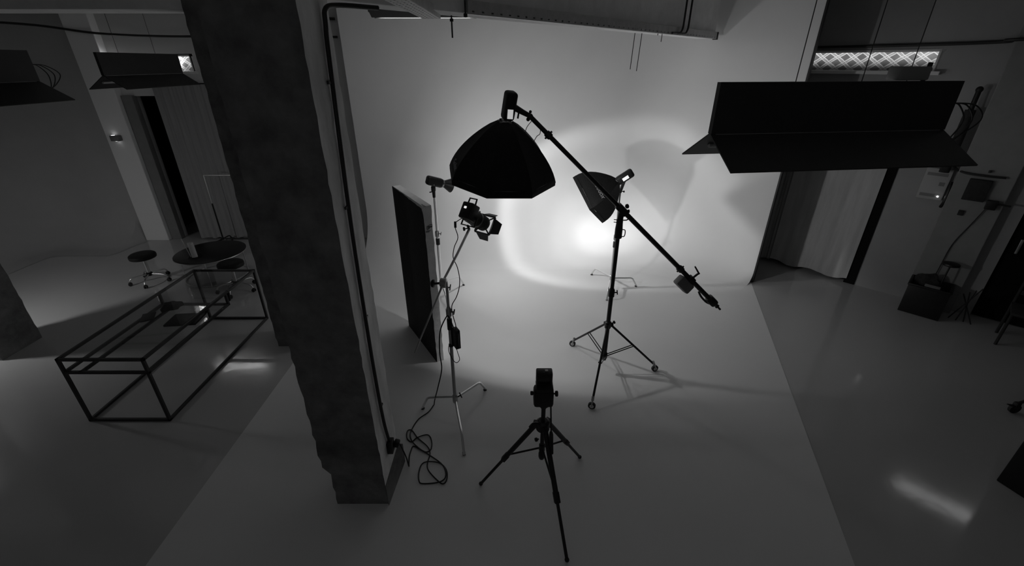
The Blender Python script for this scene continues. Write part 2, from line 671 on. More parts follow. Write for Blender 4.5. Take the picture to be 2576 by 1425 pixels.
def wpt(s, out, z):
    p = W0 + wd * s + WN * out
    return V((p.x, p.y, z))


RW = Matrix(((wd.x, WN.x, 0), (wd.y, WN.y, 0), (0, 0, 1)))


def wall_piece(bm, s0, s1, z0, z1, o0=0.0, o1=.2, bev=0):
    box(bm, wpt((s0 + s1) / 2, (o0 + o1) / 2, (z0 + z1) / 2), (s1 - s0, o1 - o0, z1 - z0), RW, bev)


WZ0, WZ1 = 3.165, 3.455
W1 = (-.02, 1.50)
W2 = (3.06, 4.16)
OP = (-.3, 1.50, 2.75)     # curtain opening
DO = (2.93, 3.85, 2.75)    # dark doorway
bm = new()
wall_piece(bm, -2.2, OP[0], 0, WZ0); wall_piece(bm, OP[0], OP[1], OP[2], WZ0); wall_piece(bm, OP[1], DO[0], 0, WZ0)
wall_piece(bm, DO[0], DO[1], DO[2], WZ0); wall_piece(bm, DO[1], 8.6, 0, WZ0)
wall_piece(bm, -2.2, W1[0], WZ0, WZ1); wall_piece(bm, W1[1], W2[0], WZ0, WZ1); wall_piece(bm, W2[1], 8.6, WZ0, WZ1)
wall_piece(bm, -2.2, 8.6, WZ1, CEIL)
M_WALL3 = mat('right_wall_paint', .34, .8, spec=.25, noise=.06, nscale=2.0, bump=.08, bscale=40)  # darker white paint for this wall alone
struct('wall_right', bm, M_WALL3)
bm = new()
wall_piece(bm, 2.16, 2.72, 0, CEIL, -.14, .01, .01)
struct('wall_pier', bm, mat('shaded_pier_paint', .25, .8, spec=.25, noise=.08))  # shade on the pier put into its darker paint colour
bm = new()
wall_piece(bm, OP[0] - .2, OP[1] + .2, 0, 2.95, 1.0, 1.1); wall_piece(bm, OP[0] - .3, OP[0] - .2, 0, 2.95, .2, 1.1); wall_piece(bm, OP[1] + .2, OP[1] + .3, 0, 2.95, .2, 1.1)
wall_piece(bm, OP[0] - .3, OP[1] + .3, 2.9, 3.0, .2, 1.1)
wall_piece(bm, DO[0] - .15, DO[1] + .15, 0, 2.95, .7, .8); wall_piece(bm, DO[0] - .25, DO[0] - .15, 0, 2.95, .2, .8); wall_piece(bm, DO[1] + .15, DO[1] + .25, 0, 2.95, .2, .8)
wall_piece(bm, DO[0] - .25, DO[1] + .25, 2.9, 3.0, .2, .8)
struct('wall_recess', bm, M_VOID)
# black double door leaf closing the doorway
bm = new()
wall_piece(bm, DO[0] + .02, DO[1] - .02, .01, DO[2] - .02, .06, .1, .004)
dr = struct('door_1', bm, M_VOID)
bm = new()
wall_piece(bm, DO[0] + .10, DO[0] + .13, 1.0, 1.2, .02, .06, .004)
part('door_handle', bm, M_STEEL, dr)
# black strip standing for the dark gap right of the curtain
bm = new()
wall_piece(bm, OP[1] - .13, OP[1] + .02, 0, OP[2], -.025, .18, .006)
struct('trim_2', bm, M_VOID)


def window(name, cx, cy, ux, z0, z1, length, pane_mat, depth_out):
    """Fixed strip window: frame, sloping sill and a patterned pane. ux: unit vector along the wall; depth_out: outward normal."""
    ux = V(ux + (0,)); on = V(depth_out + (0,))
    R = Matrix((ux, on, V((0, 0, 1)))).transposed()
    c0 = V((cx, cy, (z0 + z1) / 2))
    t = .045
    h = z1 - z0
    bm = new()
    box(bm, c0 + on * .05 + V((0, 0, h / 2 - .005)), (length + .1, .1, t), R, .004)
    box(bm, c0 + on * .0 - V((0, 0, h / 2 - .005)), (length + .14, .22, t), R, .004)
    for s in (-1, 1):
        box(bm, c0 + on * .05 + ux * s * (length / 2), (t, .1, h), R, .004)
    f = struct(name, bm, M_WALL, tuple(c0))
    me_b = new()
    box(me_b, (0, 0, 0), (length - .02, .008, h - .05))
    me = mesh_of('window_pane', me_b, pane_mat, False)
    p = bpy.data.objects.new('window_pane', me)
    C.objects.link(p)
    p.parent = f
    p.location = on * .11
    p.rotation_euler = (0, 0, math.atan2(ux.y, ux.x))
    return f


q = W0 + wd * (sum(W1) / 2)
window('window_1', q.x, q.y, (wd.x, wd.y), WZ0, WZ1, W1[1] - W1[0], M_PANE, (WN.x, WN.y))
q = W0 + wd * (sum(W2) / 2)
window('assumed_window', q.x, q.y, (wd.x, wd.y), WZ0, WZ1, W2[1] - W2[0], M_PANEB, (WN.x, WN.y))  # assumed window out of view, inferred from the floor reflection
window('window_3', (W3[0] + W3[1]) / 2, Yw, (1, 0), W3[2], W3[3], W3[1] - W3[0], M_PANEC, (0, 1))

# mezzanine rail under the camera (its top edge shows along the bottom of the picture)
bm = new()
box(bm, (0, .36, 2.615), (3.0, .05, .05), bev=.006)
struct('trim_1', bm, M_DARKPAINT)


# ------------------------------------------------------------------ concrete columns
def rough_column(bm, x0, x1, y0, y1, z0, z1, amp=.008, inset=0.0, zi=0.0, seed=1):
    rnd = random.Random(seed)
    nz = max(6, int((z1 - z0) / .07))
    ring = []
    for k in range(nz + 1):
        z = z0 + (z1 - z0) * k / nz
        ins = inset if z < zi else 0.0
        j = [rnd.uniform(-amp, amp) for _ in range(8)]
        ring.append([bm.verts.new(v) for v in (
            (x0 + ins + j[0], y0 + j[1], z), (x1 + j[2] * .4, y0 + j[3], z), (x1 + j[4] * .4, y1 + j[5], z), (x0 + ins + j[6], y1 + j[7], z))])
    for k in range(nz):
        for i in range(4):
            bm.faces.new((ring[k][i], ring[k][(i + 1) % 4], ring[k + 1][(i + 1) % 4], ring[k + 1][i]))
    bm.faces.new(list(reversed(ring[0])))
    bm.faces.new(ring[-1])


M_COLSIDE = mat('pale_plaster', .72, .9, spec=.2, noise=.35, nscale=4, bump=.4, bscale=16, stretch=(1, 1, .35))
bm = new()
rough_column(bm, -1.505, -1.03, 2.485, 2.91, 0, CEIL, .007, .055, .36, 3)
col1 = struct('column', bm, M_CONC, (-1.265, 2.7, 0), label='rough dark concrete column in front, with a conduit and socket on its right side', cat='column')
col1.data.materials.append(M_COLSIDE)  # paler plaster on the faces turned right
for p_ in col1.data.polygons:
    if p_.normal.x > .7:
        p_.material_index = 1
bm = new()
tube(bm, smooth_path([(-1.012, 2.69, .50), (-1.012, 2.64, .8), (-1.012, 2.625, 1.4), (-1.012, 2.66, 2.4), (-1.012, 2.75, 3.3), (-1.012, 2.78, 3.48), (-1.005, 2.80, 3.56), (-.96, 2.90, 3.585), (-.8, 3.10, 3.59)], 5), .013, 10)
part('conduit', bm, M_DARKPAINT, col1, 'dark cable conduit')
bm = new()
for z in (.9, 1.7, 2.5, 3.2):
    box(bm, (-1.018, 2.66 if z < 2.6 else 2.72, z), (.012, .07, .018), bev=.003)
part('conduit_clip', bm, M_DARKPAINT, col1)
bm = new()
box(bm, (-1.008, 2.69, .45), (.05, .085, .11), bev=.006)
so = part('socket_box', bm, M_BLACKP, col1, 'black power socket box')
bm = new()
prism(bm, [(-1.03, 2.485), (-1.02, 2.47), (-.985, 2.93), (-1.03, 2.93)], 0, .22)
part('plinth', bm, M_CONC, col1)

bm = new()
rough_column(bm, -3.03, -2.6, 4.78, 5.2, 0, CEIL, .006, 0, 0, 5)
struct('column', bm, M_CONC, (-2.8, 5, 0), label='dark concrete column standing just behind the front column', cat='column')
bm = new()
rough_column(bm, -6.82, -6.29, 4.47, 4.99, 0, CEIL, .006, 0, 0, 9)
struct('column', bm, M_CONC, (-6.55, 4.73, 0), label='dark concrete column cut by the left edge, beside the glass table', cat='column')

# ------------------------------------------------------------------ beams
A = V((-1.03, 2.98)); B = V((3.02, 7.55))
bd = (B - A).normalized(); bn = V((-bd.y, bd.x))     # bn points to the back left
RB = Matrix(((bd.x, bn.x, 0), (bd.y, bn.y, 0), (0, 0, 1)))


def bpt(s, o_, z):
    p = A + bd * s + bn * o_
    return V((p.x, p.y, z))


BL = (B - A).length
bm = new()
box(bm, bpt(BL / 2, .12, (CEIL + 3.62) / 2), (BL, .24, CEIL - 3.62), RB, .006)
struct('beam', bm, M_BEAM, label='concrete beam running diagonally from the front column to the white corner wall', cat='beam')
bm = new()
box(bm, (-6.4, 5.0, (CEIL + 3.74) / 2), (6.76, .4, CEIL - 3.74), None, .006)
struct('beam', bm, M_BEAM, label='concrete beam high on the left between the far columns', cat='beam')


# ================================================================== OVERHEAD SERVICES
def perforated_tray(bm, p, d, length, width, wall, side, rows, pitch, hole_w, hole_l):
    """A perforated channel with real open slots: solid strips between the rows, short bridges between the holes."""
    d = V(d).normalized()
    x = V(side).normalized()
    z = x.cross(d)
    p = V(p)
    t = .0035
    R = Matrix((x, d, z)).transposed()
    edges = [-width / 2]
    for r in rows:
        edges += [r - hole_w / 2, r + hole_w / 2]
    edges.append(width / 2)
    for i in range(0, len(edges), 2):
        wu = edges[i + 1] - edges[i]
        box(bm, p + x * (edges[i] + wu / 2) + d * (length / 2), (wu, length, t), R)
    for k, r in enumerate(rows):
        off = (pitch / 2) if k % 2 else 0.0
        y0 = 0.0
        yh = off + pitch * .5
        while y0 < length - 1e-4:
            y1 = min(yh - hole_l / 2, length)
            if y1 > y0:
                box(bm, p + x * r + d * ((y0 + y1) / 2), (hole_w, y1 - y0, t), R)
            y0 = yh + hole_l / 2
            yh += pitch
    for s in (-1, 1):
        box(bm, p + x * s * width / 2 + d * length / 2 + z * wall / 2, (t, length, wall), R)


bm = new()
perforated_tray(bm, (-.605, 1.15, 3.595), (.0, 1, 0), 2.72, .135, .06, (1, 0, 0), (-.045, -.015, .015, .045), .07, .010, .022)
tray = solo('cable_tray', bm, M_GALV, 'perforated metal cable tray coming from above the camera to the diagonal beam', 'cable tray', (-.605, 2.5, 3.595), smooth=False)
bm = new()
d3 = V((bd.x, bd.y, 0))
perforated_tray(bm, bpt(1.02, -.052, 3.655), d3, BL - 1.06, .085, .045, (0, 0, 1), (-.026,), .10, .011, .024)
rail = solo('cable_tray', bm, M_GALV, 'long perforated metal tray fixed along the face of the diagonal beam', 'cable tray', tuple(bpt(2, -.05, 3.65)), smooth=False)
bm = new()
box(bm, bpt(BL - .05, -.03, 3.65), (.03, .07, .10), RB, .003)
part('end_bracket', bm, M_DARKPAINT, rail)

# threaded rods and pipes hanging by the beam
def drop(name, label, cat, pts, r, m, group=None, n=8):
    bm = new()
    tube(bm, pts, r, n)
    return solo(name, bm, m, label, cat, tuple(pts[-1]), group)


rod = drop('hanging_rod', 'dark threaded rod hanging below the tray, nearest the front column', 'rod', [(-.462, 3.93, CEIL), (-.462, 3.93, 3.47)], .006, M_DARKPAINT)
bm = new(); lathe(bm, [(0, .014), (.02, .014)], (-.462, 3.93, 3.60), (0, 0, -1), 8)
part('nut', bm, M_DARKPAINT, rod)
rod = drop('hanging_rod', 'short dark threaded rod ending level with the tray, second from the front column', 'rod', [(-.33, 3.66, CEIL), (-.33, 3.66, 3.585)], .006, M_DARKPAINT)
bm = new(); lathe(bm, [(0, .014), (.022, .014)], (-.33, 3.66, 3.61), (0, 0, -1), 8)
part('nut', bm, M_DARKPAINT, rod)
drop('hanging_wire', 'long thin wire hanging below the tray, the left one of the pair', 'wire', [(1.53, 6.2, CEIL), (1.50, 6.2, 3.60), (1.488, 6.2, 3.22)], .0045, M_DARKPAINT)
drop('hanging_wire', 'long thin wire hanging below the tray, the right one of the pair', 'wire', [(1.62, 6.25, CEIL), (1.598, 6.25, 3.60), (1.583, 6.25, 3.20)], .0045, M_DARKPAINT)
drop('hanging_wire', 'short thin wire just left of the two bent pipes', 'wire', [(1.83, 6.3, CEIL), (1.81, 6.3, 3.60)], .0045, M_DARKPAINT)
drop('hanging_wire', 'thin wire poking just below the tray beside the bent pipes', 'wire', [(1.90, 6.33, CEIL), (1.87, 6.33, 3.53)], .0045, M_DARKPAINT)
for k, (dx, lab) in enumerate(((0, 'dark bent pipe coming down to the tray, left of the two'), (.16, 'dark bent pipe coming down to the tray, right of the two'))):
    bm = new()
    s0 = 4.72 + dx
    p0 = bpt(s0, -.085, 0)
    pts = [(p0.x, p0.y, CEIL), (p0.x, p0.y, 3.72)]
    for a in range(1, 7):
        an = PI / 2 * a / 6
        q = bpt(s0 - .09 * (1 - math.cos(an)), -.085, 3.72 - .09 * math.sin(an))
        pts.append(tuple(q))
    pts.append(tuple(bpt(s0 - .30, -.085, 3.625)))
    tube(bm, pts, .012, 10)
    solo('pipe', bm, M_DARKPAINT, lab, 'pipe', pts[0])

# fluorescent batten behind the tray
fl_t = thing('ceiling_light', 'dark louvred strip light hanging behind the cable tray', 'ceiling light', (-1.0, 5.6, 3.82))
bm = new(); box(bm, (-.95, 5.6, 3.80), (1.15, .26, .05), bev=.01); part('housing', bm, M_DARKPAINT, fl_t)
for dy in (-.09, .09):
    bm = new()
    R = Matrix.Rotation(math.radians(-28 if dy < 0 else 28), 3, 'X')
    box(bm, (-.95, 5.6 + dy * 1.25, 3.765), (1.12, .13, .006), R)
    part('reflector', bm, M_DARKPAINT, fl_t)
bm = new(); tube(bm, [(-1.48, 5.6, 3.755), (-.42, 5.6, 3.755)], .013, 10); part('tube', bm, M_WHITEP, fl_t)
for x in (-1.35, -.55):
    bm = new(); tube(bm, [(x, 5.6, 3.82), (x, 5.6, CEIL)], .004, 6); part('suspension_rod', bm, M_DARKPAINT, fl_t)

# cables run along the walls, high up
def cable(name, pts, r, m, label, cat='cable', group=None, sub=5, loc=None):
    bm = new()
    tube(bm, smooth_path(pts, sub), r, 8)
    return solo(name, bm, m, label, cat, tuple(loc or pts[0]), group)


cable('wall_cable', [(-9.0, 8.55, 4.10), (-8, 8.6, 4.12), (-7, 8.56, 4.08), (-6, 8.66, 4.12), (-5, 8.66, 4.02), (-4, 8.7, 3.98), (-3, 8.7, 3.96)], .022, M_DARKPAINT, 'upper dark cable sagging along the top of the far left wall')
cable('wall_cable', [(-9.0, 8.5, 3.92), (-8, 8.6, 3.86), (-7, 8.56, 3.74), (-6, 8.66, 3.70), (-5, 8.66, 3.70), (-4, 8.7, 3.7), (-3, 8.7, 3.69)], .018, M_DARKPAINT, 'lower dark cable sagging along the top of the far left wall')
cable('wall_cable', [tuple(wpt(-.6, -.03, 3.50)), tuple(wpt(.3, -.03, 3.503)), tuple(wpt(.9, -.035, 3.508)), tuple(wpt(1.6, -.03, 3.515)), tuple(wpt(2.1, -.04, 3.53)), tuple(wpt(2.1, -.19, 3.54)), tuple(wpt(2.8, -.18, 3.56)), tuple(wpt(3.6, -.1, 3.56))], .02, M_DARKPAINT, 'dark cable bundle along the wall above the right window')


# ------------------------------------------------------------------ hanging hooded lamps (an upright fin over two sloping flaps)
def hood(name, label, p0, p1, z, fin, half, dropz, cords, wires, seed):
    p0, p1 = V(p0 + (z,)), V(p1 + (z,))
    d = (p1 - p0); L = d.length; d.normalize()
    s = V((d.y, -d.x, 0))          # sideways
    mid = (p0 + p1) / 2
    t = thing(name, label, 'hanging lamp', tuple(mid), 'hooded lamps hung on wires')
    bm = new()
    slab(bm, [p0, p1, p1 + V((0, 0, fin)), p0 + V((0, 0, fin))], .035)
    part('fin', bm, M_DARKPAINT, t, smooth=False)
    for sg in (-1, 1):
        bm = new()
        o_ = s * sg * half - V((0, 0, dropz))
        slab(bm, [p0, p1, p1 + o_, p0 + o_], .008)
        f = part('flap', bm, M_DARKPAINT, t, smooth=False)
        bm = new()
        q = -V((0, 0, .012))
        tube(bm, [p0 + o_ * .45 + q + d * .08, p1 + o_ * .45 + q - d * .08], .014, 10)
        part('lamp_tube', bm, M_WHITEP, f)
    bm = new()
    box(bm, mid - V((0, 0, .015)), (.03, L * .96, .03), axis_rot(d))
    part('spine', bm, M_HOODIN, t)
    for q in wires:
        c = p0.lerp(p1, q)
        bm = new()
        tube(bm, [c + V((0, 0, fin - .01)), c + V((0, 0, (CEIL - z)))], .0025, 6)
        part('suspension_wire', bm, M_DARKPAINT, t)
    rnd = random.Random(seed)
    for k in range(cords):
        e = p1
        a = .10 + .06 * k
        pts = [e + V((0, 0, fin * .55)) - d * .01, e + V((0, 0, fin * .50)) + d * (a * .7) + s * rnd.uniform(-.03, .03), e + V((0, 0, fin * .18)) + d * (a + .02),
               e + V((0, 0, -.06)) + d * (a * .55) + s * rnd.uniform(-.02, .04), e + V((0, 0, -.05)) + s * .05 - d * .04]
        bm = new()
        tube(bm, smooth_path(pts, 6), .0042, 7)
        part('cord', bm, M_DARKPAINT, t)
    return t


h1 = hood('hanging_lamp', 'large black hooded lamp hanging at the right, in front of the right window', (1.113, 2.61), (2.587, 2.80), 2.94, .265, .272, .16, 3, (.30, .57, .76), 3)
bm = new(); c = V((2.24, 2.77, 3.245)); box(bm, c, (.17, .10, .07), bev=.008); part('ballast_box', bm, M_GREYP, h1)
bm = new(); tube(bm, [(2.335, 2.77, 3.2), (2.345, 2.77, 3.30)], .012, 8); part('post', bm, M_BLACK, h1)
hood('hanging_lamp', 'smaller-looking black hooded lamp hanging in front of the left window', (-5.0, 5.98), (-4.98, 7.4), 3.155, .255, .235, .155, 0, (.25, .7), 5)
hood('hanging_lamp', 'black hooded lamp cut by the left edge, cords looping from its end', (-4.36, 3.0), (-4.34, 4.46), 3.147, .25, .272, .16, 3, (.3, .8), 8)


# ================================================================== LIGHT STANDS
def foot_leg(bm, c, zhub, tip, r=.0125, bendf=.8, zb=.175):
    c = V(c); tip = V(tip)
    d = V((tip.x - c.x, tip.y - c.y, 0))
    pts = [V((c.x, c.y, zhub)) + d * .04]
    b = V((c.x, c.y, zb)) + d * bendf
    a0 = pts[0].lerp(b, .88)
    e = V((tip.x, tip.y, r))
    pts += [pts[0].lerp(b, .5), a0]
    for k in range(1, 6):
        q = k / 6
        pts.append((a0 * (1 - q) ** 2 + b * 2 * q * (1 - q) + b.lerp(e, .18) * q * q))
    pts += [b.lerp(e, .3), e]
    tube(bm, pts, r, 12)


def knob(bm, c, d, r=.022, l=.05):
    c = V(c); d = V(d).normalized()
    tube(bm, [c, c + d * l], .006, 8)
    lathe(bm, [(0, r * .7), (.004, r), (.018, r), (.022, r * .7)], c + d * l, d, 12)


def tee_handle(bm, c, d, l=.04, w_=.06):
    c = V(c); d = V(d).normalized()
    tube(bm, [c, c + d * l], .007, 8)
    s = d.orthogonal().normalized()
    tube(bm, [c + d * l - s * w_ / 2, c + d * l + s * w_ / 2], .006, 8)


def c_stand(label, c, tips, hub, col_z, top_z, metal, leg_m, sections, group=None, zb=.175):
    cx, cy = c
    t = thing('light_stand', label, 'light stand', (cx, cy, 0), group)
    for k, tip in enumerate(tips):
        bm = new()
        foot_leg(bm, (cx, cy, 0), hub - .022 * k, (tip[0], tip[1], 0), zb=zb)
        leg = part('leg', bm, leg_m, t)
        bm = new()
        tube(bm, [V((tip[0], tip[1], .0)) + (V((cx, cy, 0)) - V((tip[0], tip[1], 0))) * .05 + V((0, 0, .02)), V((tip[0], tip[1], .004))], .015, 10)
        part('foot', bm, M_RUBBER, leg)
    bm = new()
    lathe(bm, [(0, .02), (.01, .027), (.09, .027), (.1, .02)], (cx, cy, hub - .07), (0, 0, 1), 16)
    col = part('base_collar', bm, metal, t)
    bm = new(); tee_handle(bm, (cx + .02, cy + .012, hub - .01), (.8, .5, .1)); part('handle', bm, M_BLACKP, col)
    zs = [hub - .06] + list(col_z) + [top_z]
    for k in range(len(zs) - 1):
        bm = new()
        tube(bm, [(cx, cy, zs[k]), (cx, cy, zs[k + 1])], sections[k], 14)
        part('pole', bm, metal, t)
        if k < len(zs) - 2:
            bm = new()
            r = sections[k]
            lathe(bm, [(-.045, r + .004), (-.04, r + .009), (.03, r + .009), (.04, r + .002), (.05, r)], (cx, cy, zs[k + 1]), (0, 0, 1), 14)
            cl = part('collar', bm, M_STEEL, t)
            bm = new(); tee_handle(bm, (cx + r, cy, zs[k + 1]), (.9, -.3, .15), .035, .05); part('handle', bm, M_BLACKP if metal is not M_CHROME else M_STEEL, cl)
            bm = new()
            lathe(bm, [(0, r + .004), (.006, r + .007), (.09, r + .007), (.1, r + .004)], (cx, cy, zs[k + 1] - .17), (0, 0, 1), 14)
            part('sleeve', bm, M_BLACKP, t)
    return t


# 1: the stand in the middle, holding the lit spotlight on a grip arm
S1 = V((-.58, 3.52))
st1 = c_stand('middle light stand with a power brick on its pole and a long slanting grip arm', S1,
              [(-.954, 3.617), (-.295, 3.923), (-.447, 2.995)], .25, (1.25,), 1.52, M_STEEL, M_CHROME, (.0175, .013))
GRIP = V((-.605, 3.51, 1.555))
ARM_T = V((-.505, 4.2, 1.815)); ARM_B = V((-.786, 2.95, 1.20))
ARM_T = V((-.43, 4.22, 1.80))
bm = new()
lathe(bm, [(-.03, .03), (-.025, .04), (.025, .04), (.03, .03)], GRIP, (1, -.25, 0), 18)
box(bm, GRIP + V((.012, .01, -.02)), (.05, .045, .06), bev=.008)
gh = part('grip_head', bm, M_STEEL, st1)
bm = new()
lathe(bm, [(0, .022), (.006, .036), (.022, .036), (.03, .026)], GRIP + V((-.075, -.02, .0)), (-1, .25, 0), 14)
tube(bm, [GRIP, GRIP + V((-.08, -.02, 0))], .01, 10)
part('knob', bm, M_BLACKP, gh)
bm = new(); tee_handle(bm, GRIP + V((.03, 0, -.05)), (1, -.4, .3), .03, .055); part('handle', bm, M_STEEL, gh)
bm = new()
tube(bm, [ARM_B, ARM_B.lerp(GRIP, .45), ARM_B.lerp(GRIP, .9), GRIP + V((-.012, 0, 0)), GRIP.lerp(ARM_T, .5), ARM_T], [.0055, .007, .009, .011, .0125, .0135], 12)
part('grip_arm', bm, M_STEEL, st1)

# the power brick strapped to the pole
pb = thing('power_brick', 'black power brick strapped to the pole of the middle light stand', 'power supply', (-.525, 3.5, .98))
bm = new(); box(bm, (-.522, 3.49, .985), (.05, .09, .2), Matrix.Rotation(.5, 3, 'Z'), .006); body = part('body', bm, M_BLACKP, pb)
bm = new(); box(bm, (-.504, 3.464, .985), (.003, .05, .15), Matrix.Rotation(.5, 3, 'Z')); part('label_plate', bm, M_GREYP, body)
for z in (1.075, .885):
    bm = new(); lathe(bm, [(-.011, .024), (.011, .024)], (S1.x, S1.y, z), (0, 0, 1), 14); tube(bm, [(S1.x + .02, S1.y, z), (-.535, 3.5, z)], .008, 8)
    part('strap', bm, M_BLACKP, pb)

# the lit spotlight
AX = V((.50, .66, -.56)).normalized()
RS = axis_rot(AX)
sx_, sz_ = RS.col[0], RS.col[2]
LENS = LAMP - AX * .010
BACK = LENS - AX * .36
sp = thing('spotlight', 'lit spotlight with square barn doors on the end of the grip arm', 'spotlight', tuple(ARM_T))
bm = new()
lathe(bm, [(0, .05), (.01, .066), (.06, .072), (.17, .076), (.18, .083), (.20, .083), (.21, .076), (.335, .078)], BACK, AX, 28)
hs = part('housing', bm, M_BLACK, sp)
bm = new()
for k in range(5):
    lathe(bm, [(-.003, .0765), (.0, .080), (.003, .0765)], BACK + AX * (.235 + k * .018), AX, 28, cap=False)
part('cooling_fin', bm, M_BLACK, hs)
bm = new()
box(bm, BACK + AX * .05 + sz_ * .03, (.135, .13, .17), RS, .014)
rear = part('driver_case', bm, M_BLACKP, sp)
bm = new()
hb = BACK + AX * .045 + sz_ * .11
hp = [hb - sx_ * .05, hb - sx_ * .045 + sz_ * .06, hb + sx_ * .045 + sz_ * .06, hb + sx_ * .05]
tube(bm, hp, .009, 8)
part('handle', bm, M_BLACKP, rear)
bm = new(); ball(bm, BACK + AX * .16 + sz_ * .085, .013, 10); ball(bm, BACK + AX * .19 + sz_ * .085 + sx_ * .012, .011, 10)
part('focus_knob', bm, M_CHROME, sp, 'shiny focus knob')
bm = new(); box(bm, BACK - AX * .018 + sz_ * .055 - sx_ * .01, (.03, .004, .022), RS, .004)
part('display', bm, M_SCREENB, rear, 'lit display')
bm = new()
yk = BACK + AX * .10
tube(bm, [yk + sx_ * .085, yk + sx_ * .088 - sz_ * .10, yk - sx_ * .088 - sz_ * .10, yk - sx_ * .085], .009, 8)
tube(bm, [yk - sz_ * .10, ARM_T + V((0, 0, .0))], .013, 10)
yo = part('yoke', bm, M_BLACK, sp)
bm = new(); knob(bm, ARM_T + V((-.01, 0, .01)), (-1, -.2, -.1), .02, .03); part('knob', bm, M_BLACKP, yo)
bm = new(); lathe(bm, [(0, .062), (.006, .062)], LENS - AX * .020, AX, 28); part('lens', bm, M_LENS, sp, 'glowing lens')
# square frame of the barn doors, held off the front by corner lugs
FR = LENS - AX * .004
hw = .098
bm = new()
for a, b_ in (((-1, 1), (1, 1)), ((1, 1), (1, -1)), ((1, -1), (-1, -1)), ((-1, -1), (-1, 1))):
    p = FR + sx_ * hw * a[0] + sz_ * hw * a[1]; q = FR + sx_ * hw * b_[0] + sz_ * hw * b_[1]
    m_ = (p + q) / 2
    horizontal = a[1] == b_[1]
    box(bm, m_, (2 * hw if horizontal else .018, .014, .018 if horizontal else 2 * hw), RS)
for a in ((1, 1), (-1, 1), (1, -1), (-1, -1)):
    tube(bm, [FR + sx_ * hw * a[0] * .97 + sz_ * hw * a[1] * .97, FR + sx_ * .055 * a[0] + sz_ * .055 * a[1] - AX * .02], .008, 8)
part('barn_door_frame', bm, M_BLACK, sp)
for ux, vx, op in ((sx_, sz_, 42), (-sx_, sz_, 84), (sz_, sx_, 62), (-sz_, sx_, 52)):
    a = math.radians(op)
    out = ux * math.cos(a) + AX * math.sin(a)
    b0 = FR + ux * (hw + .004) + AX * .006
    bm = new()
    slab(bm, [b0 - vx * .085, b0 + vx * .085, b0 + out * .085 + vx * .058, b0 + out * .085 - vx * .058], .003)
    part('barn_door', bm, M_DARKPAINT, sp, smooth=False)
# cord of the spotlight with its inline switch
cord_pts = [tuple(BACK + AX * .02 - sz_ * .05 - sx_ * .03), (-.56, 4.18, 1.88), (-.555, 4.12, 1.85), (-.525, 4.05, 1.776), (-.552, 3.95, 1.717), (-.555, 3.85, 1.652), (-.509, 3.75, 1.599), (-.484, 3.68, 1.518), (-.485, 3.62, 1.446), (-.51, 3.58, 1.372), (-.55, 3.535, 1.305), (-.54, 3.5, 1.22), (-.52, 3.49, 1.13), (-.522, 3.49, 1.08)]
bm = new(); tube(bm, smooth_path(cord_pts, 5), .0042, 7); cd = part('cord', bm, M_BLACKP, sp)
bm = new(); tube(bm, [(-.556, 4.15, 1.905), (-.556, 4.14, 1.845)], .012, 10); part('switch', bm, M_BLACKP, cd)
bm = new()
tube(bm, smooth_path([(-.53, 3.49, .88), (-.515, 3.47, .83), (-.50, 3.46, .76), (-.53, 3.45, .73), (-.565, 3.46, .76), (-.60, 3.48, .84), (-.595, 3.5, .9), (-.575, 3.5, .905)], 5), .0035, 7)
part('spare_loop', bm, M_BLACKP, cd)

# the mains cable: from the brick, down and coiled on the floor, to the socket on the column
air = [(-.545, 3.5, 1.10), (-.575, 3.49, 1.21), (-.604, 3.5, 1.206), (-.666, 3.47, 1.067), (-.682, 3.45, .846), (-.679, 3.46, .649), (-.738, 3.5, .399), (-.80, 3.58, .17), (-.832, 3.655, .03)]
flr = [(-.841, 3.669), (-.878, 3.559), (-.96, 3.453), (-1.001, 3.329), (-1.001, 3.232), (-.946, 3.129), (-.828, 3.036), (-.773, 3.05), (-.771, 3.129), (-.805, 3.222), (-.848, 3.243), (-.928, 3.201), (-.974, 3.155), (-1.026, 3.201), (-1.039, 3.29), (-.999, 3.303), (-.92, 3.201), (-.806, 3.089), (-.77, 3.011), (-.774, 2.907), (-.753, 2.817), (-.665, 2.722), (-.601, 2.674), (-.573, 2.722), (-.593, 2.826), (-.662, 2.898), (-.768, 2.911), (-.824, 2.889), (-.834, 2.8), (-.816, 2.706), (-.779, 2.68), (-.633, 2.694), (-.587, 2.756), (-.633, 2.88), (-.774, 2.992), (-.878, 3.059), (-.945, 3.10), (-.955, 3.04), (-.955, 2.97), (-.945, 2.9)]
pts = air + [(x, y, .008 + (.004 * (i % 3))) for i, (x, y) in enumerate(flr)] + [(-.93, 2.84, .04), (-.925, 2.79, .2), (-.94, 2.755, .36), (-.955, 2.735, .445)]
bm = new(); tube(bm, smooth_path(pts, 6), .0058, 8)
mc = solo('power_cable', bm, M_BLACKP, 'thin black power cable looped on the floor between the front column and the stand', 'cable', (-.84, 3.0, 0))
bm = new(); box(bm, (-.962, 2.715, .452), (.045, .05, .06), Matrix.Rotation(.3, 3, 'Y'), .01); part('plug', bm, M_BLACKP, mc)

# 2: chrome stand behind the black board, with a bare strobe
st2 = c_stand('chrome light stand half hidden behind the tall black board', (-1.09, 6.11),
              [(-.79, 6.54), (-.95, 5.72), (-1.55, 6.2)], .28, (1.06,), 1.62, M_CHROME, M_CHROME, (.0225, .017), zb=.20)


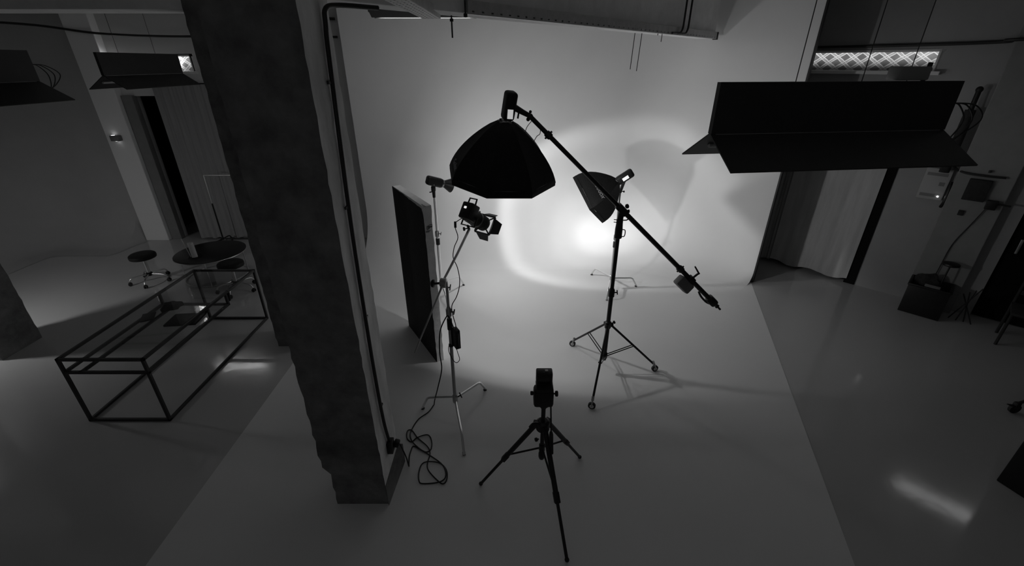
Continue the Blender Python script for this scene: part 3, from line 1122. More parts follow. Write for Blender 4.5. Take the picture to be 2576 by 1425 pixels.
def strobe_body(t, front, d, up, length, w_, h_, screen=None, m=M_BLACKP):
    R = axis_rot(d, up)
    c = V(front) - V(d).normalized() * length / 2
    bm = new()
    box(bm, c, (w_, length, h_), R, min(w_, h_) * .28, 3)
    b = part('body', bm, m, t)
    bm = new()
    lathe(bm, [(0, w_ * .47), (.02, w_ * .47), (.024, w_ * .42)], V(front) - V(d).normalized() * .012, d, 20)
    part('mount_ring', bm, M_STEEL, t, 'pale metal mount ring')
    return b, R, c


sd = V((.80, .50, -.33)).normalized()
h2 = STROBE - sd * .172 - V((.125, .03, .14))
s2 = thing('studio_strobe', 'black studio strobe with a bare cone reflector on the chrome stand by the black board', 'strobe light', tuple(h2))
bo, R, cc = strobe_body(s2, h2 + V((.125, .03, .14)), sd, V((0, 0, 1)), .24, .115, .125)
bm = new()
f0 = h2 + V((.125, .03, .14)) + sd * .014
lathe(bm, [(0, .05), (.02, .052), (.115, .098), (.122, .1), (.122, .097), (.115, .094), (.02, .048)], f0, sd, 28, cap=False)
part('reflector', bm, M_BLACK, s2)
bm = new()
tube(bm, [h2 + V((0, 0, -.05)), h2 + V((0, 0, .07))], [.02, .026], 12)
box(bm, h2 + V((0, 0, .075)), (.06, .05, .07), None, .01)
br = part('tilt_bracket', bm, M_BLACKP, s2)
bm = new(); tube(bm, [h2 + V((0, -.02, .04)), h2 + V((-.055, -.03, .03))], .008, 8); part('lever', bm, M_BLACKP, br)
bm = new(); box(bm, cc + V((-.01, -.06, -.03)), (.07, .006, .02), R, .002); part('control_panel', bm, M_GREYP, bo)

# 3: stand under the tilted rectangular softbox
st3 = c_stand('thin chrome light stand carrying the tilted softbox, mostly hidden by the boom stand', (1.585, 6.40),
              [(1.371, 6.94), (2.042, 6.485), (1.462, 6.01)], .22, (.9,), 1.60, M_CHROME, M_CHROME, (.0175, .013), zb=.17)

CP, SP_ = math.cos(math.radians(PITCH)), math.sin(math.radians(PITCH))


def softbox_frame():
    # directions of the softbox in the room
    n_ = V((-.38, .047, -.281)); a_ = V((.18, -.47, -.36)); b_ = V((.276, .293, -.325))
    return n_, a_, b_


n_, a_, b_ = softbox_frame()
APEX = V((1.503, 6.22, 1.81))
nn = n_.normalized(); aa = (a_ - nn * a_.dot(nn)).normalized(); bb = nn.cross(aa)
if bb.dot(b_) < 0:
    bb = -bb
s3 = thing('strobe_softbox', 'black rectangular softbox with its strobe, tilted down to the left on the thin stand', 'softbox', (1.585, 6.40, 1.60))
HA, HB, DP = .30, .26, .46
bm = new()
N_ = 9
rings = []
for k in range(N_ + 1):
    q = k / N_
    e = .07 + (1 - .07) * math.sin(q * PI / 2) ** .82      # ribs bow outward
    ring = []
    for (u0, v0), (u1, v1) in (((-1, -1), (1, -1)), ((1, -1), (1, 1)), ((1, 1), (-1, 1)), ((-1, 1), (-1, -1))):
        for j in range(4):
            f = j / 4
            u = u0 + (u1 - u0) * f; v = v0 + (v1 - v0) * f
            sag = 1 - .05 * math.sin(f * PI) * (1 - abs(q - .55))
            ring.append(bm.verts.new(APEX + nn * (DP * q) + aa * (HA * e * u * sag) + bb * (HB * e * v * sag)))
    rings.append(ring)
for k in range(N_):
    for j in range(16):
        bm.faces.new((rings[k][j], rings[k][(j + 1) % 16], rings[k + 1][(j + 1) % 16], rings[k + 1][j]))
bm.faces.new(rings[0])
sb = part('softbox_shell', bm, M_FABRIC, s3)
bm = new()
rim = [APEX + nn * DP + aa * (HA * u) + bb * (HB * v) for u, v in ((-1, -1), (1, -1), (1, 1), (-1, 1))]
rim2 = [p + nn * .05 for p in rim]
for k in range(4):
    slab(bm, [rim[k], rim[(k + 1) % 4], rim2[(k + 1) % 4], rim2[k]], .004)
part('rim', bm, M_FABRIC, s3, smooth=False)
bm = new(); slab(bm, [APEX + nn * (DP - .02) + (p - APEX - nn * DP) * .95 for p in rim], .003); part('diffuser', bm, mat('white_diffuser', .5, .9), s3, smooth=False)
bk = APEX + nn * .03
bo, R, cc = strobe_body(s3, bk, nn, V((0, 0, 1)), .25, .11, .12)
bm = new()
rside = V((0, -1, 0)); rside = (rside - nn * rside.dot(nn)).normalized()
rup = nn.cross(rside)
c0 = cc + rside * .0615 - nn * .0
pl = [c0 + nn * a - rup * b for a, b in ((-.045, -.018), (.045, -.018), (.045, .026), (-.045, .026))]
slab(bm, pl, .004)
part('display', bm, M_SCREENB, bo, 'lit display', smooth=False)
bm = new()
t0 = V((1.585, 6.40, 1.59)); t1 = cc - V((0, 0, .05))
tube(bm, [t0, t0 + V((0, 0, .02)), t1], [.02, .022, .024], 12)
br = part('tilt_bracket', bm, M_BLACKP, s3)
bm = new(); knob(bm, t0 + V((.01, 0, .02)), (1, -.3, 0), .014, .03); part('knob', bm, M_BLACKP, br)
# printed name on the lower right panel
pc = APEX + nn * (DP * .62) + bb * .0
bm = text_bm('Godox', .092, .0015, .25)
qd = (APEX + nn * DP * .62)
sgn = 1 if (bb.y < 0) else -1
# side panel facing the camera: the one whose outward direction points most to the camera
cands = []
for sgn in (-1, 1):
    cands.append((((sgn * aa) - nn * .55).normalized(), sgn * aa, bb, HA)); cands.append((((sgn * bb) - nn * .55).normalized(), sgn * bb, aa, HB))
cam_dir = (V((0, 0, CAM_H)) - APEX).normalized()
best = max(cands, key=lambda q_: q_[0].dot(cam_dir))
ed, along, half = best[1], best[2], best[3]
e_ = lambda q_: .07 + .93 * math.sin(q_ * PI / 2) ** .82
P_ = lambda q_: APEX + nn * (DP * q_) + ed * (half * e_(q_) * 1.02)
pn = (P_(.66) - P_(.46)).normalized()      # runs down the panel
if along.z > 0:
    along = -along
place(bm, P_(.60) + ed * .012 - nn * .008 + along * .115, along, -pn if (along.cross(-pn)).dot(cam_dir) > 0 else pn)
part('printed_name', bm, M_LOGO, sb, 'grey printed lettering', smooth=False)

# ------------------------------------------------------------------ boom stand
BX, BY = 1.072, 4.225
wheels = [(.784, 4.779), (1.694, 4.267), (.847, 3.629)]
bs = thing('boom_stand', 'tall black boom stand on three casters with a long slanting boom', 'boom stand', (BX, BY, 0))
for wx, wy in wheels:
    d = V((wx - BX, wy - BY, 0))
    u = d.normalized()
    tipz = .115
    top = V((BX, BY, .67)) + u * .035
    tip = V((wx, wy, tipz)) - u * .03
    bm = new()
    tube(bm, [top, tip], .0125, 12)
    box(bm, top, (.03, .05, .04), axis_rot(u), .004)
    leg = part('leg', bm, M_BLACK, bs)
    mid = top.lerp(tip, .52)
    side = V((-u.y, u.x, 0))
    for sg in (-1, 1):
        bm = new()
        tube(bm, [V((BX, BY, .26)) + side * .016 * sg + u * .02, mid + side * .016 * sg], .006, 8)
        part('brace', bm, M_BLACK, leg)
    bm = new()
    ax = V((.25 if wx > BX else -.3, -1, 0)).normalized()
    wc = V((wx, wy, .042)) + u * .004
    lathe(bm, [(-.014, .030), (-.012, .040), (.012, .040), (.014, .030)], wc, ax, 20)
    wh = part('caster_wheel', bm, M_RUBBER, leg)
    bm = new()
    lathe(bm, [(-.017, .022), (.017, .022)], wc, ax, 16)
    part('wheel_hub', bm, M_WHITEP, wh, 'pale wheel hub')
    bm = new()
    for sg in (-1, 1):
        tube(bm, [wc + ax * .022 * sg, V((wx, wy, .105)) - u * .012 + ax * .016 * sg], .008, 8)
    tube(bm, [V((wx, wy, .095)) - u * .012, V((wx, wy, .14)) - u * .03], .016, 10)
    part('caster_fork', bm, M_STEEL, leg)
bm = new(); tube(bm, [(BX, BY, .20), (BX, BY, 1.10)], .0235, 16); pl_ = part('pole', bm, M_BLACK, bs)
bm = new(); tube(bm, [(BX, BY, 1.08), (BX, BY, 1.78)], .0205, 16); part('pole', bm, M_BLACK, bs)
bm = new(); lathe(bm, [(-.03, .03), (-.02, .036), (.05, .036), (.06, .026)], (BX, BY, .66), (0, 0, 1), 16); part('hub', bm, M_BLACK, bs)
bm = new(); lathe(bm, [(-.03, .026), (-.02, .033), (.04, .033), (.05, .026)], (BX, BY, .25), (0, 0, 1), 16); lw = part('lower_hub', bm, M_BLACK, bs)
bm = new(); knob(bm, (BX + .03, BY, .69), (1, .2, .3), .018, .03); part('knob', bm, M_BLACKP, bs)
bm = new(); lathe(bm, [(-.05, .026), (-.045, .033), (.03, .033), (.05, .024)], (BX, BY, 1.08), (0, 0, 1), 16); cl = part('collar', bm, M_BLACK, bs)
bm = new(); tee_handle(bm, (BX + .03, BY, 1.08), (1, -.2, .2), .03, .05); part('handle', bm, M_BLACKP, cl)
bm = new(); lathe(bm, [(0, .026), (.01, .038), (.10, .038), (.16, .033), (.20, .033)], (BX + .001, BY, 1.70), (0, 0, 1), 16)
for z in (1.875, 1.90):
    tube(bm, [(BX - .03, BY - .01, z), (BX - .062, BY - .02, z + .006)], .0045, 6)
hd = part('pivot_head', bm, M_BLACK, bs)
bm = new()
tube(bm, smooth_path([(BX + .03, BY - .01, 1.80), (BX + .062, BY - .01, 1.79), (BX + .062, BY - .01, 1.73), (BX + .03, BY - .01, 1.725)], 5), .005, 7)
part('lever', bm, M_BLACK, hd)
bm = new()
tube(bm, smooth_path([(BX + .03, BY - .02, 1.955), (BX + .075, BY - .02, 1.95), (BX + .07, BY - .02, 1.905), (BX + .03, BY - .02, 1.90)], 5), .006, 7)
part('lever', bm, M_BLACK, hd)
BO_L = V((.165, 4.25, 2.862)); BO_R = V((2.168, 4.225, .98))
bdir = (BO_R - BO_L).normalized()
PIV = BO_L + bdir * ((V((1.085, 0, 0)) - BO_L).x / bdir.x)
RBm = axis_rot(bdir, V((0, -1, 0)))
bm = new()
box(bm, PIV, (.07, .13, .08), RBm, .012)
tube(bm, [PIV, V((BX, BY, 1.88))], .03, 12)
cl = part('boom_clamp', bm, M_BLACK, bs)
bm = new(); knob(bm, PIV + V((.025, -.02, .035)), (.5, -.6, .4), .022, .012); knob(bm, PIV + V((.04, -.02, -.01)), (.9, -.4, .1), .018, .01); part('knob', bm, M_BLACKP, cl)
bm = new(); tube(bm, [BO_L, BO_L.lerp(BO_R, .5)], .0215, 16); part('boom', bm, M_BLACK, bs)
bm = new(); tube(bm, [BO_L.lerp(BO_R, .45), BO_R], .0245, 16); bm_o = part('boom', bm, M_BLACK, bs)
for f, r in ((.085, .028), (.80, .031)):
    bm = new()
    c = BO_L.lerp(BO_R, f)
    lathe(bm, [(-.03, r), (-.02, r + .004), (.02, r + .004), (.03, r)], c, bdir, 14)
    perp = bdir.cross(V((0, 1, 0))).normalized()
    tube(bm, [c - perp * .045, c + perp * .045], .009, 8)
    part('boom_collar', bm, M_BLACK, bs)
bm = new(); box(bm, BO_R, (.085, .12, .085), RBm, .02); wn = part('winch_box', bm, M_BLACK, bs)
bm = new(); tube(bm, [BO_R + bdir * .05, BO_R + bdir * .10, BO_R + bdir * .16], [.022, .012, .011], 10)
box(bm, BO_R + bdir * .10, (.045, .02, .03), RBm, .004); part('crank', bm, M_BLACK, wn)
perp = bdir.cross(V((0, 1, 0))).normalized()
if perp.z > 0: perp = -perp
bm = new(); tube(bm, smooth_path([BO_R - bdir * .19 + perp * .03, BO_R - bdir * .12 + perp * .048, BO_R - bdir * .03 + perp * .05, BO_R + bdir * .02 + perp * .035], 5), .011, 8); part('guard', bm, M_BLACK, wn)

# battery pack hanging from the boom as a counterweight
cwp = BO_L.lerp(BO_R, .865)
cw = thing('battery_pack', 'grey battery pack hanging under the lower end of the boom', 'battery', tuple(cwp))
bm = new()
Rc = axis_rot(V((bdir.x, .1, bdir.z)), V((0, -1, 0)))
box(bm, cwp + perp * .085 - bdir * .01, (.115, .19, .10), axis_rot(bdir, V((.2, -1, .1))), .018)
part('case', bm, M_GREYBOX, cw)
bm = new(); box(bm, cwp, (.075, .07, .07), RBm, .01); ck = part('clamp', bm, M_BLACK, cw)
bm = new(); tube(bm, [cwp - perp * .03, cwp - perp * .085 + V((.0, 0, .0)), cwp - perp * .085 + V((.015, 0, .01)), cwp - perp * .07 + V((-.03, 0, .10))], [.012, .012, .013, .008], 8); part('handle', bm, M_BLACK, ck)

# ------------------------------------------------------------------ octagonal softbox on the boom
OAX = V((-.076, .156, -.98)).normalized()
OAP = V((-.062, 4.232, 2.825))
RO, HO = .527, .50
ob = thing('strobe_octabox', 'big black octagonal softbox with its strobe hanging from the high end of the boom', 'softbox', tuple(BO_L))
ox = (V((1, 0, 0)) - OAX * OAX.x).normalized(); oy = OAX.cross(ox)
if oy.y > 0: oy = -oy
bm = new()
N_ = 12
rings = []
for k in range(N_ + 1):
    q = k / N_
    e = .12 + .88 * (math.sin(q * 1.25) / .949) ** .82
    ring = []
    for j in range(32):
        sgm = j // 4; f = (j % 4) / 4
        a0 = math.radians(13 + 45 * sgm); a1 = math.radians(13 + 45 * (sgm + 1))
        p = V((math.cos(a0), math.sin(a0))).lerp(V((math.cos(a1), math.sin(a1))), f)
        sag = 1 - .045 * math.sin(f * PI) * (1 - q)
        ring.append(bm.verts.new(OAP + OAX * (HO * q) + (ox * p.x + oy * p.y) * RO * e * sag))
    rings.append(ring)
for k in range(N_):
    for j in range(32):
        bm.faces.new((rings[k][j], rings[k][(j + 1) % 32], rings[k + 1][(j + 1) % 32], rings[k + 1][j]))
bm.faces.new(rings[0])
shell = part('softbox_shell', bm, M_FABRIC, ob)
sol = shell.modifiers.new('thickness', 'SOLIDIFY'); sol.thickness = .004; sol.offset = 1
bm = new()
for sgm in range(8):
    a0 = math.radians(13 + 45 * sgm)
    pts = []
    for k in range(N_ + 1):
        q = k / N_
        e = .12 + .88 * (math.sin(q * 1.25) / .949) ** .82
        pts.append(OAP + OAX * (HO * q) + (ox * math.cos(a0) + oy * math.sin(a0)) * RO * e)
    tube(bm, pts, .005, 6)
part('seam', bm, M_FABRIC, shell)
bm = new()
rimp = [OAP + OAX * HO + (ox * math.cos(math.radians(13 + 45 * s)) + oy * math.sin(math.radians(13 + 45 * s))) * RO for s in range(8)]
for k in range(8):
    p, q = rimp[k], rimp[(k + 1) % 8]
    slab(bm, [p, q, q + OAX * .03, p + OAX * .03], .004)
part('rim', bm, M_FABRIC, ob, smooth=False)
bm = new()
slab(bm, [OAP + OAX * (HO - .03) + (p - OAP - OAX * HO) * .985 for p in rimp], .003)
part('diffuser', bm, MATS['white_diffuser'], ob, smooth=False)
# crumpled silver lining showing at the neck
bm = new()
rnd = random.Random(4)
nr = []
for k, (hh, rr) in enumerate(((-.012, .058), (.012, .07), (.035, .095), (.05, .115))):
    nr.append([bm.verts.new(OAP + OAX * (hh + rnd.uniform(-.006, .006)) + (ox * math.cos(2 * PI * j / 22) + oy * math.sin(2 * PI * j / 22)) * (rr + rnd.uniform(-.008, .010))) for j in range(22)])
for k in range(3):
    for j in range(22):
        bm.faces.new((nr[k][j], nr[k][(j + 1) % 22], nr[k + 1][(j + 1) % 22], nr[k + 1][j]))
part('neck_lining', bm, mat('silver_lining', .25, .35, metal=.8, noise=.3, nscale=30), ob, 'crumpled silvery lining at the neck')
bk = OAP - OAX * .012 + V((.016, 0, 0))
oup = V((.4, -1, 0))
SAX = V((-.17, .156, -.97)).normalized()
bo, R, cc = strobe_body(ob, bk, SAX, oup, .245, .105, .12)
bm = new()
fdir = V((-.35, -1, .0)); fdir = (fdir - OAX * fdir.dot(OAX)).normalized()
fx = OAX.cross(fdir)
c0 = cc + R.col[2] * .061 * (1 if R.col[2].y < 0 else -1) + OAX * .05
fx = R.col[0]
pl = [c0 + fx * a + OAX * b for a, b in ((-.018, -.034), (.034, -.034), (.034, .046), (-.018, .046))]
slab(bm, pl, .004)
part('display', bm, M_SCREEN, bo, 'lit display', smooth=False)
bm = new()
j0 = cc + ox * .045 + OAX * .01
tube(bm, [j0, j0.lerp(BO_L, .55), BO_L + bdir * -.01], [.03, .024, .021], 12)
lathe(bm, [(-.03, .026), (.03, .026)], BO_L + V((0, 0, .0)), V((0, 1, 0)), 12)
br = part('tilt_bracket', bm, M_BLACK, ob)
bm = new(); tube(bm, [j0.lerp(BO_L, .3), j0.lerp(BO_L, .3) + V((-.012, -.01, -.07))], .008, 8); part('lever', bm, M_BLACKP, br)
bm = new(); ball(bm, BO_L + V((-.02, -.03, -.02)), .018, 10); ball(bm, BO_L + V((0, 0, .04)), .014, 10); part('knob', bm, M_BLACKP, br)
bm = new()
tube(bm, smooth_path([BO_L + V((.02, 0, -.03)), BO_L + V((-.035, -.02, -.10)), BO_L + V((-.05, -.03, -.2)), BO_L + V((-.04, -.04, -.26))], 6), .0032, 6)
tube(bm, smooth_path([BO_L + bdir * .13 + V((0, -.01, -.02)), BO_L + bdir * .13 + V((-.005, -.01, -.06)), BO_L + V((.06, -.03, -.17)), BO_L + V((.02, -.04, -.24))], 6), .0032, 6)
part('cord', bm, M_BLACKP, ob)
# printed name near the rim of the left panel
am = math.radians(13 + 45 * 3.42)
bm = text_bm('Godox', .082, .0015, .2)
def oct_pt(q, am, ext=.008):
    sgm = math.floor((math.degrees(am) - 13) / 45); f = ((math.degrees(am) - 13) / 45) - sgm
    a0 = math.radians(13 + 45 * sgm); a1 = a0 + math.radians(45)
    p = V((math.cos(a0), math.sin(a0))).lerp(V((math.cos(a1), math.sin(a1))), f)
    e = .12 + .88 * (math.sin(q * 1.25) / .949) ** .82
    sag = 1 - .045 * math.sin(f * PI) * (1 - q)
    return OAP + OAX * (HO * q) + (ox * p.x + oy * p.y) * (RO * e * sag + ext)
p_a = oct_pt(.80, am); upv = oct_pt(.74, am) - oct_pt(.86, am)
xv = oct_pt(.8, am - .05) - oct_pt(.8, am + .05)
if xv.cross(upv).dot(V((0, 0, CAM_H)) - p_a) < 0:
    xv = -xv
place(bm, p_a, xv, upv)
part('printed_name', bm, M_LOGO, shell, 'grey printed lettering', smooth=False)


# ================================================================== FOREGROUND TRIPOD + CAMERA
TX, TY = .238, 2.57
tp = thing('tripod', 'black camera tripod standing alone in the foreground', 'tripod', (TX, TY, 0))
HUB = .80
for tx, ty in ((-.271, 2.676), (.629, 2.967), (.405, 2.015)):
    d = V((tx - TX, ty - TY, 0)); u = d.normalized()
    top = V((TX, TY, HUB)) + u * .05
    tip = V((tx, ty, .014))
    bm = new(); tube(bm, [top, top.lerp(tip, .52)], .0205, 12); leg = part('leg', bm, M_BLACK, tp)
    bm = new(); tube(bm, [top.lerp(tip, .45), tip], .0125, 12); part('lower_leg', bm, M_BLACK, leg)
    bm = new()
    R = axis_rot(tip - top)
    box(bm, top.lerp(tip, .53), (.045, .085, .04), R, .008); part('leg_clamp', bm, M_BLACKP, leg)
    bm = new(); ball(bm, tip, .018, 12); part('foot', bm, M_RUBBER, leg)
    bm = new(); tube(bm, [V((TX, TY, .55)) + u * .02, top.lerp(tip, .49)], .008, 8); part('brace', bm, M_BLACK, leg)
    bm = new(); box(bm, top, (.04, .05, .05), axis_rot(u), .008); part('leg_joint', bm, M_BLACKP, leg)
bm = new(); lathe(bm, [(-.05, .04), (-.04, .052), (.03, .052), (.045, .035)], (TX, TY, HUB), (0, 0, 1), 18); part('hub', bm, M_BLACKP, tp)
bm = new(); tube(bm, [(TX, TY, .47), (TX, TY, .98)], .0165, 14); lathe(bm, [(-.02, .02), (0, .026), (.04, .026), (.06, .017)], (TX, TY, .46), (0, 0, 1), 14); part('centre_column', bm, M_BLACK, tp)
bm = new(); lathe(bm, [(-.03, .024), (.03, .024)], (TX, TY, .56), (0, 0, 1), 14); part('brace_ring', bm, M_BLACKP, tp)
bm = new(); tube(bm, smooth_path([(TX - .03, TY - .02, HUB + .035), (TX - .075, TY - .03, HUB + .04), (TX - .105, TY - .04, HUB + .01)], 5), .009, 8); part('crank', bm, M_BLACKP, tp)
bm = new(); knob(bm, (TX - .03, TY - .03, .68), (-1, -.3, 0), .016, .01); part('knob', bm, M_BLACKP, tp)
bm = new()
lathe(bm, [(0, .020), (.012, .024), (.05, .055), (.075, .062), (.10, .066)], (TX, TY, .965), (0, 0, 1), 22)
hd = part('fluid_head', bm, M_BLACKP, tp)
bm = new(); box(bm, (TX - .008, TY - .03, 1.11), (.145, .11, .14), None, .02); part('tilt_housing', bm, M_BLACKP, hd)
bm = new(); knob(bm, (TX + .055, TY - .03, 1.13), (1, 0, 0), .022, .022); knob(bm, (TX - .07, TY - .03, 1.135), (-1, 0, 0), .016, .012); part('knob', bm, M_BLACKP, hd)
bm = new(); box(bm, (TX - .002, TY - .02, 1.19), (.125, .12, .03), None, .008); part('mount_plate', bm, M_BLACKP, hd)
bm = new(); tube(bm, [(TX + .048, TY - .05, 1.04), (TX + .056, TY - .10, .80)], .006, 8); ph = part('pan_handle', bm, M_BLACK, tp)
bm = new(); tube(bm, [(TX + .055, TY - .095, .82), (TX + .056, TY - .10, .80), (TX + .06, TY - .135, .64)], [.011, .0155, .0165], 12); part('grip', bm, M_RUBBER, ph)
cm = thing('camera', 'small black camera on top of the foreground tripod, seen from behind', 'camera', (TX, TY, 1.205))
bm = new(); box(bm, (TX - .005, TY, 1.262), (.118, .075, .105), None, .01); cb = part('body', bm, M_BLACK, cm)
bm = new(); box(bm, (TX - .008, TY - .036, 1.262), (.085, .006, .07), None, .002); part('rear_screen', bm, mat('dark_screen', .008, .15), cb)
bm = new(); lathe(bm, [(0, .03), (.016, .031), (.022, .028)], (TX - .005, TY + .035, 1.245), (0, 1, 0), 20); part('lens', bm, M_BLACK, cm)
bm = new(); box(bm, (TX + .01, TY - .005, 1.318), (.022, .02, .008), None, .001); part('hot_shoe', bm, M_STEEL, cb)

# ================================================================== BLACK BOARD
PB = [V((-1.435, 5.283)), V((-.918, 4.439))]
e1 = (PB[1] - PB[0]).normalized(); e2 = V((-e1.y, e1.x))
if e2.x < 0: e2 = -e2
bt = thing('polystyrene_board', 'tall board painted black on its face with a white ragged edge, standing left of centre', 'board', (-1.17, 4.86, 0))
BHT = 1.97
RP = Matrix(((e1.x, e2.x, 0), (e1.y, e2.y, 0), (0, 0, 1)))
BW = (PB[1] - PB[0]).length
mid = (PB[0] + PB[1]) / 2 + e2 * .045
bm = new()
box(bm, (mid.x, mid.y, BHT / 2), (BW, .088, BHT), RP)
bmesh.ops.subdivide_edges(bm, edges=[e for e in bm.edges if abs((e.verts[0].co - e.verts[1].co).z) > 1], cuts=36)
rnd = random.Random(2)
for v in bm.verts:
    if .02 < v.co.z < BHT - .02:
        v.co += V((rnd.uniform(-.004, .004), rnd.uniform(-.004, .004), 0))
part('core', bm, M_POLY, bt, 'white foam core', smooth=False)
bm = new()
m2 = (PB[0] + PB[1]) / 2 - e2 * .0045
n_ = 30
fa, fb = [], []
rnd = random.Random(5)
outl = []
for k in range(n_ + 1):
    z = BHT * k / n_
    outl.append((BW / 2 - .004 + rnd.uniform(-.004, .003) - (.045 * max(0, (z - 1.80) / .17) ** 1.5 if z > 1.8 else 0), min(z, BHT - .035)))
for k in range(14):
    q = (k + 1) / 15
    outl.append((BW / 2 - .05 - q * (BW - .055), BHT - .035 * (1 - q) + rnd.uniform(-.006, .003)))
outl.append((-BW / 2 - .001, BHT)); outl.append((-BW / 2 - .001, 0))
for u, z in outl:
    p = m2 + e1 * u
    fa.append(bm.verts.new((p.x + e2.x * -.0015, p.y + e2.y * -.0015, z))); fb.append(bm.verts.new((p.x + e2.x * .004, p.y + e2.y * .004, z)))
bm.faces.new(fa); bm.faces.new(list(reversed(fb)))
for k in range(len(fa)):
    bm.faces.new((fa[k], fb[k], fb[(k + 1) % len(fa)], fa[(k + 1) % len(fa)]))
part('black_face', bm, M_POLYB, bt, 'matt black painted face', smooth=False)
# factory stamp printed on the edge
bm = new()
ec = PB[1] + e1 * .0015 + e2 * .045
def eb(u, z, a, b):
    c = ec + e2 * u
    box(bm, (c.x, c.y, z), (.004, a, b), RP)
for u, z, a, b in ((-.022, 1.735, .004, .034), (-.006, 1.735, .004, .034), (-.014, 1.752, .016, .004), (-.014, 1.718, .016, .004), (.002, 1.737, .006, .036),
                   (.022, 1.755, .03, .004), (.022, 1.733, .03, .012), (.037, 1.744, .004, .028), (-.01, 1.700, .05, .004), (-.02, 1.69, .04, .004)):
    eb(u, z + u * .22, a, b)
part('printed_stamp', bm, M_INK, bt, 'dark printed stamp', smooth=False)
bm = new()
rnd = random.Random(11)
for k in range(3):
    q = ec + e2 * -.03
    box(bm, (q.x - e1.x * .03 * k, q.y - e1.y * .03 * k, BHT + .0015), (.03, .022 - .005 * k, .003), RP)
part('tape_scrap', bm, M_GREYP, bt, smooth=False)

# ================================================================== LEFT SIDE: GLASS TABLE
gt = thing('glass_table', 'long black-framed glass table with a lower shelf', 'table', (-3.93, 4.45, 0))
TXL, TXR, TYN, TYF, TZ = -4.325, -3.515, 3.45, 5.47, .78
b_ = .029
def bar(bm, p, q, t=b_):
    p, q = V(p), V(q)
    c = (p + q) / 2; d = q - p
    s = [t, t, t]
    i = max(range(3), key=lambda k: abs(d[k]))
    s[i] = abs(d[i]) + t
    box(bm, c, s, None, .003, 1)
for x in (TXL, TXR):
    for y in (TYN, TYF):
        bm = new(); bar(bm, (x, y, b_ / 2), (x, y, TZ - b_ / 2)); part('leg', bm, M_TBLFRAME, gt, smooth=False)
bm = new()
for y in (TYN, TYF): bar(bm, (TXL, y, TZ - b_ / 2), (TXR, y, TZ - b_ / 2))
for x in (TXL, TXR): bar(bm, (x, TYN, TZ - b_ / 2), (x, TYF, TZ - b_ / 2))
part('top_frame', bm, M_TBLFRAME, gt, smooth=False)
bm = new()
for y in (TYN, TYF): bar(bm, (TXL, y, b_ / 2), (TXR, y, b_ / 2))
for x in (TXL, TXR): bar(bm, (x, TYN, b_ / 2), (x, TYF, b_ / 2))
part('floor_frame', bm, M_TBLFRAME, gt, smooth=False)
SZ, SYF = .615, 4.80
bm = new()
for y in (TYN, SYF): bar(bm, (TXL, y, SZ), (TXR, y, SZ))
for x in (TXL, TXR, TXL + .16): bar(bm, (x, TYN, SZ), (x, SYF, SZ))
for x in (TXL, TXR): bar(bm, (x, SYF, SZ), (x, SYF, TZ - b_))
part('shelf_frame', bm, M_TBLFRAME, gt, smooth=False)
bm = new(); box(bm, ((TXL + TXR) / 2, (TYN + TYF) / 2, TZ + .004), (TXR - TXL - .01, TYF - TYN - .01, .008), None, .001, 1); part('glass_top', bm, M_GLASS, gt, 'clear glass top', smooth=False)
bm = new(); box(bm, ((TXL + TXR) / 2, (TYN + SYF) / 2, SZ + b_ / 2 + .004), (TXR - TXL - .02, SYF - TYN - .02, .006), None, .001, 1); part('glass_shelf', bm, M_GLASS, gt, 'clear glass shelf', smooth=False)

SH = SZ + b_ / 2 + .0075
# things lying on the shelf
def heap(bm, c, s, seed, n=3, rot=0):
    rnd = random.Random(seed)
    q = bmesh.ops.create_icosphere(bm, subdivisions=n, radius=1.0)
    for v in q['verts']:
        k = 1 + .22 * math.sin(v.co.x * 5 + seed) * math.cos(v.co.y * 4 + seed * 2) + rnd.uniform(-.05, .05)
        v.co = V((v.co.x * s[0] * k, v.co.y * s[1] * k, max(-1 * s[2], v.co.z * s[2] * k) if v.co.z > -.3 else -.3 * s[2]))
    Rz = Matrix.Rotation(rot, 3, 'Z')
    for v in q['verts']:
        v.co = Rz @ v.co + V(c) + V((0, 0, .3 * s[2]))

bm = new(); heap(bm, (-4.12, 4.66, SH), (.11, .08, .06), 3, rot=.7); 
solo('cloth_bundle', bm, M_CLOTH, 'crumpled dark cloth on the far left of the glass table shelf', 'cloth', (-4.12, 4.66, SH))
bm = new(); box(bm, (-4.235, 4.44, SH + .008), (.13, .2, .016), Matrix.Rotation(.5, 3, 'Z'), .006)
solo('notebook', bm, M_CLOTH, 'black notebook beside the crumpled cloth on the table shelf', 'notebook', (-4.235, 4.44, SH))
lp = thing('laptop', 'dark closed laptop on the glass table shelf next to the white box', 'laptop', (-3.75, 4.4, SH))
bm = new(); box(bm, (-3.76, 4.38, SH + .008), (.34, .26, .014), Matrix.Rotation(.12, 3, 'Z'), .006); part('base', bm, M_BLACKP, lp)
bm = new(); box(bm, (-3.76, 4.38, SH + .019), (.34, .26, .006), Matrix.Rotation(.12, 3, 'Z'), .003); part('screen_lid', bm, M_BLACKP, lp)
bm = new(); box(bm, (-3.72, 4.575, SH + .02), (.075, .09, .04), Matrix.Rotation(.1, 3, 'Z'), .004)
solo('paper_box', bm, M_PAPER, 'small white box behind the laptop on the glass table shelf', 'box', (-3.72, 4.575, SH))
bm = new(); box(bm, (-3.625, 4.56, SH + .04), (.02, .045, .08), None, .005)
solo('charger', bm, M_BLACKP, 'small dark block standing at the right edge of the table shelf', 'charger', (-3.625, 4.56, SH))
cp = thing('spring_clamp', 'dark clamp gripping the far end of the table shelf', 'clamp', (-3.52, 4.83, .70))
bm = new(); box(bm, (-3.522, 4.845, .70), (.05, .035, .12), Matrix.Rotation(.15, 3, 'Y'), .01); part('jaw', bm, M_BLACKP, cp)
